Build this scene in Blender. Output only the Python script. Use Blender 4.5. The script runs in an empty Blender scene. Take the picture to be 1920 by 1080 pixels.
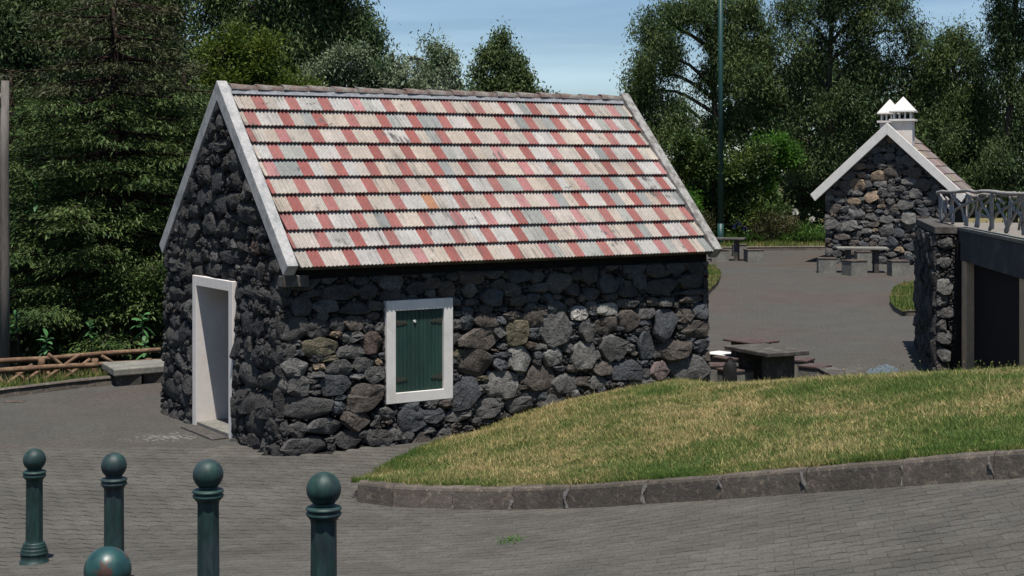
import bpy, math, random
import numpy as np
from mathutils import Vector
R = math.radians
rng = np.random.default_rng(7)
random.seed(7)
SC = bpy.context.scene
COL = SC.collection
# ------------------------------------------------------------------ camera, world, sun
F, YH, CAMZ = 2900.0, 307.0, 3.58       # focal length in px of a 1920 px wide frame, horizon row, eye height
cd = bpy.data.cameras.new('camera'); cam = bpy.data.objects.new('camera', cd); COL.objects.link(cam)
cam.location = (0, 0, CAMZ); cam.rotation_euler = (R(90), 0, 0)
cd.sensor_width = 36; cd.lens = 36 * F / 1920; cd.shift_y = -(540 - YH) / 1920
cd.clip_start = 0.1; cd.clip_end = 2000
SC.camera = cam
TOSUN = Vector((0.02, -0.33, 1.0)).normalized()
w = bpy.data.worlds.new("World"); SC.world = w; w.use_nodes = True
nt = w.node_tree; bg = nt.nodes['Background']
sky = nt.nodes.new('ShaderNodeTexSky'); sky.sky_type = 'NISHITA'; sky.sun_disc = False
sky.sun_elevation = math.asin(TOSUN.z); sky.sun_rotation = math.atan2(TOSUN.x, TOSUN.y)
sky.altitude = 900; sky.air_density = 1.0; sky.dust_density = 0.1; sky.ozone_density = 6.0
tc = nt.nodes.new('ShaderNodeTexCoord'); mp = nt.nodes.new('ShaderNodeMapping')
mp.inputs['Scale'].default_value = (2.2, 2.2, 16.0); mp.inputs['Rotation'].default_value = (0, 0.12, 0)
ns = nt.nodes.new('ShaderNodeTexNoise'); ns.inputs['Scale'].default_value = 1.6; ns.inputs['Detail'].default_value = 7
ns.inputs['Roughness'].default_value = 0.55; ns.inputs['Distortion'].default_value = 0.7
rp = nt.nodes.new('ShaderNodeValToRGB'); rp.color_ramp.elements[0].position = 0.44; rp.color_ramp.elements[1].position = 0.8
mx = nt.nodes.new('ShaderNodeMixRGB'); mx.inputs[2].default_value = (8.2, 10.6, 12.4, 1)
nt.links.new(tc.outputs['Generated'], mp.inputs[0]); nt.links.new(mp.outputs[0], ns.inputs[0])
nt.links.new(ns.outputs[0], rp.inputs[0])
ml = nt.nodes.new('ShaderNodeMath'); ml.operation = 'MULTIPLY'; ml.inputs[1].default_value = 0.42
nt.links.new(rp.outputs[0], ml.inputs[0]); nt.links.new(ml.outputs[0], mx.inputs[0])
nt.links.new(sky.outputs[0], mx.inputs[1]); nt.links.new(mx.outputs[0], bg.inputs[0])
bg.inputs[1].default_value = 0.07
sd = bpy.data.lights.new('sun', 'SUN'); sd.energy = 5.0; sd.angle = R(0.5); sd.color = (1.0, 0.955, 0.89)
sun = bpy.data.objects.new('sun', sd); COL.objects.link(sun)
sun.rotation_euler = TOSUN.to_track_quat('Z', 'Y').to_euler(); sun.location = (0, -5, 40)
SC.view_settings.view_transform = 'Standard'; SC.view_settings.look = 'None'
SC.view_settings.exposure = 0.42; SC.view_settings.gamma = 1.0; SC.view_settings.use_curve_mapping = False

# ------------------------------------------------------------------ helpers
def tag(o, label=None, cat=None, group=None, kind=None):
    if label: o['label'] = label
    if cat: o['category'] = cat
    if group: o['group'] = group
    if kind: o['kind'] = kind
    return o
def empty(name, loc=(0, 0, 0), rz=0, **k):
    o = bpy.data.objects.new(name, None); COL.objects.link(o); o.location = loc; o.rotation_euler = (0, 0, rz)
    o.empty_display_size = 0.2
    return tag(o, **k)
def link(name, me, parent=None, mat=None, smooth=False, **k):
    if mat is not None and not me.materials: me.materials.append(mat)
    if smooth and len(me.polygons):
        me.polygons.foreach_set('use_smooth', np.ones(len(me.polygons), bool))
    o = bpy.data.objects.new(name, me); COL.objects.link(o)
    if parent is not None: o.parent = parent
    return tag(o, **k)
def set_parent_keep(o, p):
    """parent o (built in world coordinates) under p keeping it in place"""
    def world(q):
        return q.matrix_basis.copy() if q.parent is None else world(q.parent) @ q.matrix_parent_inverse @ q.matrix_basis
    o.parent = p; o.matrix_parent_inverse = world(p).inverted()
    return o
def wobj(name, me, parent=None, mat=None, smooth=False, **k):
    o = link(name, me, None, mat, smooth, **k)
    if parent is not None: set_parent_keep(o, parent)
    return o
def np_mesh(name, V, Fc, cols=None):
    """V (n,3), Fc (m,k) equal sided faces"""
    V = np.asarray(V, np.float32); Fc = np.asarray(Fc, np.int32)
    me = bpy.data.meshes.new(name); m, k = Fc.shape
    me.vertices.add(len(V)); me.vertices.foreach_set('co', V.ravel())
    me.loops.add(m * k); me.loops.foreach_set('vertex_index', Fc.ravel())
    me.polygons.add(m); me.polygons.foreach_set('loop_start', np.arange(m, dtype=np.int32) * k)
    me.polygons.foreach_set('loop_total', np.full(m, k, np.int32))
    me.update(calc_edges=True)
    if cols is not None: set_col(me, cols)
    return me
def set_col(me, cols):
    a = me.color_attributes.new('tint', 'FLOAT_COLOR', 'POINT')
    c = np.ones((len(me.vertices), 4), np.float32); c[:, :3] = cols
    a.data.foreach_set('color', c.ravel())
class MB:
    """collects faces of any size into one mesh"""
    def __init__(s): s.v = []; s.f = []; s.c = []
    def add(s, vs, fs, col=(1, 1, 1)):
        b = len(s.v); s.v += [tuple(map(float, p)) for p in vs]; s.f += [tuple(i + b for i in f) for f in fs]
        s.c += [col] * len(vs)
    def hexa(s, p, col=(1, 1, 1)):   # 8 points: bottom 4 ccw, top 4 ccw
        s.add(p, [(3, 2, 1, 0), (4, 5, 6, 7), (0, 1, 5, 4), (1, 2, 6, 5), (2, 3, 7, 6), (3, 0, 4, 7)], col)
    def box(s, x0, x1, y0, y1, z0, z1, T=None, col=(1, 1, 1)):
        p = [(x0, y0, z0), (x1, y0, z0), (x1, y1, z0), (x0, y1, z0), (x0, y0, z1), (x1, y0, z1), (x1, y1, z1), (x0, y1, z1)]
        if T: p = [T(*q) for q in p]
        s.hexa(p, col)
    def tube(s, pts, rad, n=8, caps=True, jit=0.0, col=(1, 1, 1)):
        pts = [Vector(p) for p in pts]; b = len(s.v); m = len(pts)
        if not hasattr(rad, '__len__'): rad = [rad] * m
        up = Vector((0.13, 0.21, 1)); prev = None
        for i, p in enumerate(pts):
            d = (pts[min(i + 1, m - 1)] - pts[max(i - 1, 0)]).normalized()
            if prev is None:
                a = d.cross(up); a = a if a.length > 1e-3 else d.cross(Vector((1, 0, 0)))
            else: a = prev - d * prev.dot(d)
            a.normalize(); prev = a; c = d.cross(a)
            for k in range(n):
                t = 2 * math.pi * k / n; r = rad[i] * (1 + random.uniform(-jit, jit))
                q = p + a * (math.cos(t) * r) + c * (math.sin(t) * r); s.v.append(tuple(q)); s.c.append(col)
        for i in range(m - 1):
            for k in range(n):
                s.f.append((b + i * n + k, b + i * n + (k + 1) % n, b + (i + 1) * n + (k + 1) % n, b + (i + 1) * n + k))
        if caps:
            s.f.append(tuple(b + k for k in range(n - 1, -1, -1))); s.f.append(tuple(b + (m - 1) * n + k for k in range(n)))
    def lathe(s, prof, n=24, cx=0, cy=0, col=(1, 1, 1)):
        b = len(s.v)
        for r, z in prof:
            for k in range(n):
                t = 2 * math.pi * k / n; s.v.append((cx + r * math.cos(t), cy + r * math.sin(t), z)); s.c.append(col)
        for i in range(len(prof) - 1):
            for k in range(n):
                s.f.append((b + i * n + k, b + i * n + (k + 1) % n, b + (i + 1) * n + (k + 1) % n, b + (i + 1) * n + k))
        s.f.append(tuple(b + k for k in range(n - 1, -1, -1))); s.f.append(tuple(b + (len(prof) - 1) * n + k for k in range(n)))
    def mesh(s, name, cols=False):
        me = bpy.data.meshes.new(name); me.from_pydata(s.v, [], s.f); me.update()
        if cols: set_col(me, np.array(s.c, np.float32))
        return me
def bevel(o, wd=0.01, seg=2):
    m = o.modifiers.new('bevel', 'BEVEL'); m.width = wd; m.segments = seg; m.limit_method = 'ANGLE'; m.angle_limit = R(35)
    return o
# px of the 1920x1080 photograph -> world
def at_y(px, py, Y): return Vector(((px - 960) * Y / F, Y, CAMZ - (py - YH) * Y / F))
def at_z(px, py, z): return at_y(px, py, (CAMZ - z) * F / (py - YH))
def at_fn(px, py, fn):
    lo = 4.0; prev = None
    for Y in np.arange(4.0, 80.0, 0.1):
        p = at_y(px, py, Y); d = p.z - fn(p.x, p.y)
        if d <= 0: return p
    return at_y(px, py, 80)

# ------------------------------------------------------------------ materials
def M(name, col, rough=0.8, spec=0.3, tint=False, objc=False, island=0.0, n1=(3, .25), n2=None, bump=(), c2=None, c2n=(1.0, .45, .6), metal=0.0,
      trans=0.0, coords='Position', stretch=None, voro=None, coat=0):
    col = tuple(x * .78 for x in col); c2 = tuple(x * .78 for x in c2) if c2 else None
    m = bpy.data.materials.new(name); m.use_nodes = True; t = m.node_tree; N = t.nodes; L = t.links
    b = N['Principled BSDF']; b.inputs['Roughness'].default_value = rough; b.inputs['Specular IOR Level'].default_value = spec
    b.inputs['Metallic'].default_value = metal
    if coat: b.inputs['Coat Weight'].default_value = coat
    if coords == 'Position':
        g = N.new('ShaderNodeNewGeometry'); P = g.outputs['Position']
    else:
        g = N.new('ShaderNodeTexCoord'); P = g.outputs['Object']
    if stretch:
        mpn = N.new('ShaderNodeMapping'); mpn.inputs['Scale'].default_value = stretch; L.new(P, mpn.inputs[0]); P = mpn.outputs[0]
    def noise(scale, det=4, rough=.6, dist=0):
        n = N.new('ShaderNodeTexNoise'); n.inputs['Scale'].default_value = scale; n.inputs['Detail'].default_value = det
        n.inputs['Roughness'].default_value = rough; n.inputs['Distortion'].default_value = dist; L.new(P, n.inputs['Vector']); return n.outputs['Fac']
    def mixc(fac, a, bb, mode='MIX'):
        x = N.new('ShaderNodeMixRGB'); x.blend_type = mode
        for i, v in ((0, fac), (1, a), (2, bb)):
            if hasattr(v, 'links'): L.new(v, x.inputs[i])
            else: x.inputs[i].default_value = v if i == 0 else tuple(v) + (1,) if len(v) == 3 else v
        return x.outputs[0]
    def ramp(v, a, bb, ca=(0, 0, 0), cb=(1, 1, 1)):
        r = N.new('ShaderNodeValToRGB'); r.color_ramp.elements[0].position = a; r.color_ramp.elements[1].position = bb
        r.color_ramp.elements[0].color = tuple(ca) + (1,); r.color_ramp.elements[1].color = tuple(cb) + (1,)
        L.new(v, r.inputs[0]); return r.outputs[0]
    c = mixc(0.0, col, col)
    if c2: c = mixc(ramp(noise(c2n[0], 5), c2n[1], c2n[2]), c, c2)
    if tint:
        a = N.new('ShaderNodeAttribute'); a.attribute_name = 'tint'; c = mixc(1.0, c, a.outputs['Color'], 'MULTIPLY')
    if objc:
        oi = N.new('ShaderNodeObjectInfo'); c = mixc(1.0, c, oi.outputs['Color'], 'MULTIPLY')
    for nn in (n1, n2):
        if nn:
            v = ramp(noise(nn[0], 6, .65), .3, .7, (1 - nn[1],) * 3, (1 + nn[1],) * 3); c = mixc(1.0, c, v, 'MULTIPLY')
    if island:
        g2 = N.new('ShaderNodeNewGeometry'); v = ramp(g2.outputs['Random Per Island'], 0, 1, (1 - island,) * 3, (1 + island,) * 3)
        c = mixc(1.0, c, v, 'MULTIPLY')
    L.new(c, b.inputs['Base Color'])
    prev = None
    for kind, scale, strength, dist in bump:
        bn = N.new('ShaderNodeBump'); bn.inputs['Strength'].default_value = strength; bn.inputs['Distance'].default_value = dist
        if kind == 'n': h = noise(scale, 6, .65)
        elif kind == 'v':
            vn = N.new('ShaderNodeTexVoronoi'); vn.inputs['Scale'].default_value = scale; L.new(P, vn.inputs['Vector']); h = vn.outputs['Distance']
        L.new(h, bn.inputs['Height'])
        if prev: L.new(prev, bn.inputs['Normal'])
        prev = bn.outputs[0]
    if prev: L.new(prev, b.inputs['Normal'])
    if trans:
        tr = N.new('ShaderNodeBsdfTranslucent'); L.new(c, tr.inputs[0]); mxs = N.new('ShaderNodeMixShader'); mxs.inputs[0].default_value = trans
        L.new(b.outputs[0], mxs.inputs[1]); L.new(tr.outputs[0], mxs.inputs[2]); L.new(mxs.outputs[0], N['Material Output'].inputs[0])
    m['_'] = 1
    return m
ST_BUMP = (('n', 7, .9, .09), ('n', 17, .8, .03), ('v', 34, .5, .008), ('n', 55, .9, .012))
mat_stone = M('basalt_stone', (1, 1, 1), .85, .25, tint=True, n1=(7, .42), n2=(38, .45), bump=ST_BUMP)
mat_lava = M('rough_lava_stone', (1, 1, 1), .9, .25, tint=True, n1=(9, .4), n2=(50, .45), bump=(('n', 15, 1.0, .09), ('v', 40, .9, .018), ('n', 80, .9, .014)))
mat_core = M('dark_joint_fill', (.018, .017, .016), .95, .1, n1=(20, .4), bump=(('n', 30, 1, .03),))
mat_tile = M('roof_tile_clay', (1, 1, 1), .85, .2, objc=True, n1=(1.6, .18), n2=(30, .2), bump=(('n', 60, .3, .003),))
def tile_streaks(m):
    """dark lichen streaks running down the slope"""
    t = m.node_tree; N = t.nodes; L = t.links; b = N['Principled BSDF']; src = b.inputs['Base Color'].links[0].from_socket
    g = N.new('ShaderNodeNewGeometry'); mpn = N.new('ShaderNodeMapping'); mpn.inputs['Rotation'].default_value = (0, 0, -0.567)
    mpn.inputs['Scale'].default_value = (1, 1, 1); L.new(g.outputs['Position'], mpn.inputs[0])
    sc = N.new('ShaderNodeVectorMath'); sc.operation = 'MULTIPLY'; sc.inputs[1].default_value = (34, 1.6, 1.6); L.new(mpn.outputs[0], sc.inputs[0])
    n = N.new('ShaderNodeTexNoise'); n.inputs['Scale'].default_value = 1; n.inputs['Detail'].default_value = 5; L.new(sc.outputs[0], n.inputs['Vector'])
    n2 = N.new('ShaderNodeTexNoise'); n2.inputs['Scale'].default_value = 1.7; n2.inputs['Detail'].default_value = 4; L.new(g.outputs['Position'], n2.inputs['Vector'])
    oi = N.new('ShaderNodeObjectInfo')
    r1 = N.new('ShaderNodeValToRGB'); r1.color_ramp.elements[0].position = .5; r1.color_ramp.elements[1].position = .68; L.new(n.outputs[0], r1.inputs[0])
    r2 = N.new('ShaderNodeValToRGB'); r2.color_ramp.elements[0].position = .36; r2.color_ramp.elements[1].position = .60; L.new(n2.outputs[0], r2.inputs[0])
    mu = N.new('ShaderNodeMath'); mu.operation = 'MULTIPLY'; L.new(r1.outputs[0], mu.inputs[0]); L.new(r2.outputs[0], mu.inputs[1])
    mu2 = N.new('ShaderNodeMath'); mu2.operation = 'MULTIPLY'; mu2.inputs[1].default_value = .75; L.new(mu.outputs[0], mu2.inputs[0])
    n3 = N.new('ShaderNodeTexNoise'); n3.inputs['Scale'].default_value = 2.6; n3.inputs['Detail'].default_value = 2; L.new(g.outputs['Position'], n3.inputs['Vector'])
    r3 = N.new('ShaderNodeValToRGB'); r3.color_ramp.elements[0].position = .66; r3.color_ramp.elements[1].position = .72; L.new(n3.outputs[0], r3.inputs[0])
    r4 = N.new('ShaderNodeValToRGB'); r4.color_ramp.elements[0].position = .42; r4.color_ramp.elements[1].position = .54; L.new(n.outputs[0], r4.inputs[0])
    m3 = N.new('ShaderNodeMath'); m3.operation = 'MULTIPLY'; L.new(r3.outputs[0], m3.inputs[0]); L.new(r4.outputs[0], m3.inputs[1])
    m4 = N.new('ShaderNodeMath'); m4.operation = 'MAXIMUM'; L.new(m3.outputs[0], m4.inputs[0]); L.new(mu2.outputs[0], m4.inputs[1]); mu2 = m4
    x = N.new('ShaderNodeMixRGB'); L.new(mu2.outputs[0], x.inputs[0]); L.new(src, x.inputs[1]); x.inputs[2].default_value = (.09, .085, .08, 1)
    L.new(x.outputs[0], b.inputs['Base Color'])
tile_streaks(mat_tile)
mat_dirt = M('black_lichen_stain', (.03, .028, .026), .95, .1, n1=(60, .5))
mat_ridge = M('weathered_ridge_tile', (.17, .115, .10), .9, .2, c2=(.22, .21, .19), c2n=(9, .4, .6), n1=(30, .35), bump=(('n', 50, .6, .006),))
mat_mortar = M('grey_mortar', (.30, .31, .33), .95, .1, n1=(18, .3), bump=(('n', 40, .8, .01),))
mat_smear = M('thin_mortar_smear', (.22, .21, .20), .95, .1, n1=(30, .4), c2=(.12, .11, .10), c2n=(40, .45, .6))
mat_coping = M('weathered_coping_concrete', (.44, .43, .42), .9, .2, c2=(.28, .29, .29), c2n=(5, .45, .65), n1=(25, .18), bump=(('n', 60, .3, .004),))
mat_coping_far = M('lichen_grey_coping', (.33, .32, .30), .9, .2, c2=(.17, .16, .15), c2n=(9, .45, .6), n1=(30, .25), bump=(('n', 60, .4, .005),))
mat_plaster = M('cream_plaster', (.80, .74, .69), .85, .2, c2=(.74, .62, .53), c2n=(1.4, .5, .75), n1=(12, .05), bump=(('n', 70, .15, .002),))
mat_tan = M('tan_plaster', (.62, .46, .31), .9, .1, n1=(5, .15), n2=(40, .1))
mat_white = M('white_painted_plaster', (.76, .73, .69), .8, .2, n1=(5, .09), c2=(.62, .58, .52), c2n=(2.2, .55, .8), bump=(('n', 60, .1, .002),))
mat_shutter = M('green_painted_wood', (.013, .043, .037), .6, .35, c2=(.024, .062, .046), c2n=(3, .4, .7), n1=(5, .25), n2=(50, .2), stretch=(1, 1, .15), bump=(('n', 80, .5, .003),))
mat_rust = M('rusted_iron', (.055, .045, .032), .8, .3, c2=(.03, .05, .04), c2n=(30, .45, .6), n1=(50, .4), bump=(('n', 80, .6, .004),))
mat_conc = M('grey_concrete', (.17, .165, .15), .9, .2, c2=(.25, .24, .20), c2n=(3, .4, .65), n1=(20, .25), n2=(80, .15), bump=(('n', 60, .5, .005),))
mat_conc_dark = M('dark_weathered_concrete', (.075, .068, .060), .9, .2, c2=(.15, .14, .13), c2n=(5, .5, .7), n1=(22, .35), n2=(90, .3), bump=(('n', 70, .7, .006),))
mat_beam = M('dark_concrete_beam', (.06, .063, .07), .85, .2, c2=(.13, .13, .13), c2n=(2, .5, .8), n1=(9, .2), n2=(60, .2), bump=(('n', 60, .3, .004),))
mat_floor = M('pale_terrace_floor', (.22, .195, .17), .9, .2, n1=(5, .2), n2=(40, .15))
mat_maroon = M('maroon_painted_slab', (.080, .050, .045), .8, .2, c2=(.11, .095, .085), c2n=(7, .45, .7), n1=(25, .25), bump=(('n', 60, .4, .004),))
mat_brown = M('brown_weathered_slab', (.075, .055, .045), .9, .2, c2=(.13, .11, .09), c2n=(6, .45, .65), n1=(25, .3))
mat_kerb = M('lichen_spotted_kerb_stone', (.115, .098, .082), .92, .2, tint=True, c2=(.19, .155, .12), c2n=(16, .55, .66), n1=(4, .3), n2=(60, .3), bump=(('n', 25, .7, .012), ('n', 90, .6, .005)))
mat_wood = M('peeled_log_wood', (.15, .088, .052), .8, .25, c2=(.25, .165, .10), c2n=(6, .45, .65), n1=(25, .25), stretch=(1, 1, 1), bump=(('n', 50, .5, .005),))
mat_pole = M('grey_weathered_pole', (.14, .125, .11), .9, .2, n1=(25, .3), stretch=(1, 1, .12), bump=(('n', 40, .9, .01),), c2=(.22, .20, .18), c2n=(3, .5, .7))
mat_branch = M('cement_branch_rail', (.34, .31, .28), .6, .3, c2=(.33, .32, .31), c2n=(9, .45, .6), n1=(30, .25), bump=(('n', 50, .7, .008),))
mat_green = M('green_enamel_iron', (.014, .046, .038), .55, .35, c2=(.030, .045, .052), c2n=(7, .42, .66), n1=(16, .5), n2=(70, .15), stretch=(1, 1, .35), bump=(('n', 60, .15, .002),))
mat_green_rust = M('green_enamel_rust_patches', (.016, .06, .058), .4, .5, c2=(.07, .034, .024), c2n=(13, .58, .63), n1=(14, .4), bump=(('n', 60, .3, .002),))
mat_lamp = M('green_lamp_post_paint', (.014, .060, .056), .5, .4, n1=(3, .15))
mat_black = M('black_fabric', (.012, .012, .012), .8, .3, n1=(30, .4), bump=(('n', 30, .6, .01),))
mat_denim = M('pale_blue_cloth', (.12, .15, .17), .9, .1, n1=(18, .35), bump=(('n', 90, .5, .003),))
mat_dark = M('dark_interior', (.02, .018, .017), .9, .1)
mat_door = M('black_metal_door', (.006, .006, .009), .8, .15, n1=(4, .2))
mat_bark = M('tree_bark', (.06, .05, .042), .95, .1, n1=(12, .4), stretch=(1, 1, .3), bump=(('n', 20, 1, .04),))
mat_bark_red = M('reddish_conifer_bark', (.035, .02, .018), .95, .1, n1=(12, .4), stretch=(1, 1, .3), bump=(('n', 20, 1, .04),))
mat_bark_pale = M('eucalyptus_bark', (.06, .048, .04), .9, .2, n1=(5, .4), stretch=(1, 1, .3), bump=(('n', 20, .6, .02),))
def leafmat(name, col, c2, sc=.9, isl=.45, rough=.5, trans=.3, spec=.35):
    col = tuple(x * 1.5 for x in col); c2 = tuple(x * 1.5 for x in c2)
    return M(name, col, max(rough, .55), spec * .5, island=isl, n1=(2.5, .25), c2=c2, c2n=(sc, .38, .66), trans=trans)
leaf_con = leafmat('conifer_needles', (.033, .060, .017), (.066, .092, .026), trans=.15)
leaf_con_dry = leafmat('dry_conifer_needles', (.052, .048, .024), (.036, .05, .018), trans=.15)
leaf_euc = leafmat('eucalyptus_leaves', (.044, .076, .028), (.082, .108, .034), .8, .55, .4, .3)
leaf_euc2 = leafmat('dark_eucalyptus_leaves', (.038, .066, .025), (.068, .092, .032), .8, .55, .42, .25)
leaf_olive = leafmat('olive_green_foliage', (.050, .082, .012), (.085, .105, .016), 1.1, .4, .5, .3)
leaf_silver = leafmat('silvery_leaves', (.07, .105, .05), (.19, .22, .145), 1.4, .55, .55, .2)
leaf_laurel = leafmat('glossy_laurel_leaves', (.024, .052, .016), (.075, .105, .022), 1.2, .5, .38, .25, .5)
leaf_bright = leafmat('bright_green_leaves', (.06, .15, .016), (.035, .09, .015), 1.3, .4, .5, .4)
leaf_plant = leafmat('broad_plant_leaves', (.06, .16, .055), (.04, .10, .03), 2, .35, .4, .3, .5)
leaf_strap = leafmat('strap_leaves', (.07, .14, .025), (.04, .085, .02), 2, .4, .45, .35)
leaf_brown = leafmat('brownish_heath_foliage', (.045, .048, .018), (.065, .058, .025), 2, .4)
mat_petal = M('white_petals', (.75, .74, .66), .7, .2, island=.1, trans=.3)
mat_petal_blue = M('blue_petals', (.05, .08, .25), .7, .2, island=.3, trans=.2)
# grass: green and straw patches
def grassmat(name, g1, g2, straw, lo=.42, hi=.60):
    m = bpy.data.materials.new(name); m.use_nodes = True; t = m.node_tree; N = t.nodes; L = t.links; b = N['Principled BSDF']
    b.inputs['Roughness'].default_value = .7; b.inputs['Specular IOR Level'].default_value = .2
    g = N.new('ShaderNodeNewGeometry')
    def noise(s, d=4):
        n = N.new('ShaderNodeTexNoise'); n.inputs['Scale'].default_value = s; n.inputs['Detail'].default_value = d; n.inputs['Roughness'].default_value = .62; L.new(g.outputs['Position'], n.inputs['Vector']); return n.outputs[0]
    def mul(a, bb, op='MULTIPLY'):
        x = N.new('ShaderNodeMath'); x.operation = op
        for i, v in enumerate((a, bb)):
            if hasattr(v, 'links'): L.new(v, x.inputs[i])
            else: x.inputs[i].default_value = v
        return x.outputs[0]
    big = noise(.62, 6); fine = noise(5.5, 3)
    v = mul(mul(big, .66), mul(fine, .18), 'ADD'); v = mul(v, mul(g.outputs['Random Per Island'], .16), 'ADD')
    r = N.new('ShaderNodeValToRGB'); r.color_ramp.elements[0].position = lo; r.color_ramp.elements[0].color = g1 + (1,)
    r.color_ramp.elements[1].position = hi; r.color_ramp.elements[1].color = straw + (1,)
    e = r.color_ramp.elements.new((lo + hi) / 2 - .01); e.color = g2 + (1,); L.new(v, r.inputs[0])
    k = N.new('ShaderNodeValToRGB'); k.color_ramp.elements[0].color = (.7, .7, .7, 1); k.color_ramp.elements[1].color = (1.35, 1.3, 1.2, 1); L.new(g.outputs['Random Per Island'], k.inputs[0])
    x = N.new('ShaderNodeMixRGB'); x.blend_type = 'MULTIPLY'; x.inputs[0].default_value = 1; L.new(r.outputs[0], x.inputs[1]); L.new(k.outputs[0], x.inputs[2])
    L.new(x.outputs[0], b.inputs['Base Color'])
    tr = N.new('ShaderNodeBsdfTranslucent'); L.new(x.outputs[0], tr.inputs[0]); mm = N.new('ShaderNodeMixShader'); mm.inputs[0].default_value = .45
    L.new(b.outputs[0], mm.inputs[1]); L.new(tr.outputs[0], mm.inputs[2]); L.new(mm.outputs[0], N['Material Output'].inputs[0])
    return m
mat_grass = grassmat('lawn_grass', (.10, .165, .042), (.235, .25, .09), (.46, .37, .20), .45, .59)
mat_grass_g = grassmat('green_grass', (.08, .15, .03), (.17, .21, .06), (.34, .28, .14), .44, .62)
mat_soil = M('dry_soil_under_grass', (.20, .17, .09), .95, .1, n1=(3, .3), n2=(40, .4), bump=(('n', 40, 1, .02),))
mat_forest_floor = M('forest_floor', (.030, .028, .018), .95, .1, n1=(1.5, .4), n2=(20, .4), bump=(('n', 15, 1, .05),), c2=(.035, .05, .015), c2n=(1.2, .45, .65))
mat_paver = M('grey_paver', (.084, .078, .067), .88, .3, tint=True, n1=(1.7, .22), n2=(50, .38), bump=(('n', 120, .6, .004),), c2=(.104, .096, .083), c2n=(.5, .42, .68))
def pave_far():
    m = M('paved_plaza', (.073, .069, .060), .88, .3, n1=(1.3, .12), n2=(26, .38), c2=(.078, .062, .051), c2n=(.22, .42, .6))
    t = m.node_tree; N = t.nodes; L = t.links; b = N['Principled BSDF']; src = b.inputs['Base Color'].links[0].from_socket
    g = N.new('ShaderNodeNewGeometry'); mpn = N.new('ShaderNodeMapping'); mpn.inputs['Rotation'].default_value = (0, 0, R(9)); L.new(g.outputs['Position'], mpn.inputs[0])
    bt = N.new('ShaderNodeTexBrick'); bt.inputs['Scale'].default_value = 1; bt.inputs['Brick Width'].default_value = .23; bt.inputs['Row Height'].default_value = .21
    bt.inputs['Mortar Size'].default_value = .008; bt.inputs['Mortar Smooth'].default_value = .3
    bt.inputs['Color1'].default_value = (.96, .96, .96, 1); bt.inputs['Color2'].default_value = (1.04, 1.04, 1.04, 1); bt.inputs['Mortar'].default_value = (.62, .60, .58, 1)
    L.new(mpn.outputs[0], bt.inputs['Vector'])
    x = N.new('ShaderNodeMixRGB'); x.blend_type = 'MULTIPLY'; x.inputs[0].default_value = .7; L.new(src, x.inputs[1]); L.new(bt.outputs['Color'], x.inputs[2]); x.inputs[0].default_value = .45
    # old splashes of white paint in front of the doorway
    cur = x.outputs[0]
    for (cx, cy, rx, ry) in ((-4.55, 20.3, .75, .55), (-3.6, 19.0, .4, .5)):
        sb = N.new('ShaderNodeVectorMath'); sb.operation = 'SUBTRACT'; sb.inputs[1].default_value = (cx, cy, 0); L.new(g.outputs['Position'], sb.inputs[0])
        sc = N.new('ShaderNodeVectorMath'); sc.operation = 'MULTIPLY'; sc.inputs[1].default_value = (1 / rx, 1 / ry, 0); L.new(sb.outputs[0], sc.inputs[0])
        ln = N.new('ShaderNodeVectorMath'); ln.operation = 'LENGTH'; L.new(sc.outputs[0], ln.inputs[0])
        n = N.new('ShaderNodeTexNoise'); n.inputs['Scale'].default_value = 14; n.inputs['Detail'].default_value = 5; L.new(g.outputs['Position'], n.inputs['Vector'])
        ma = N.new('ShaderNodeMath'); ma.operation = 'MULTIPLY_ADD'; ma.inputs[1].default_value = -.28; L.new(ln.outputs['Value'], ma.inputs[0]); L.new(n.outputs[0], ma.inputs[2])
        rr = N.new('ShaderNodeValToRGB'); rr.color_ramp.elements[0].position = .41; rr.color_ramp.elements[1].position = .52; L.new(ma.outputs[0], rr.inputs[0])
        y = N.new('ShaderNodeMixRGB'); L.new(rr.outputs[0], y.inputs[0]); L.new(cur, y.inputs[1]); y.inputs[2].default_value = (.17, .165, .16, 1); cur = y.outputs[0]
    L.new(cur, b.inputs['Base Color'])
    bn = N.new('ShaderNodeBump'); bn.inputs['Strength'].default_value = .35; bn.inputs['Distance'].default_value = .006; L.new(bt.outputs['Fac'], bn.inputs['Height']); bn.invert = True
    L.new(bn.outputs[0], b.inputs['Normal'])
    return m
mat_pave_far = pave_far()
mat_joint = M('dark_paver_joint', (.022, .019, .016), .95, .1, n1=(20, .4))

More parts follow.
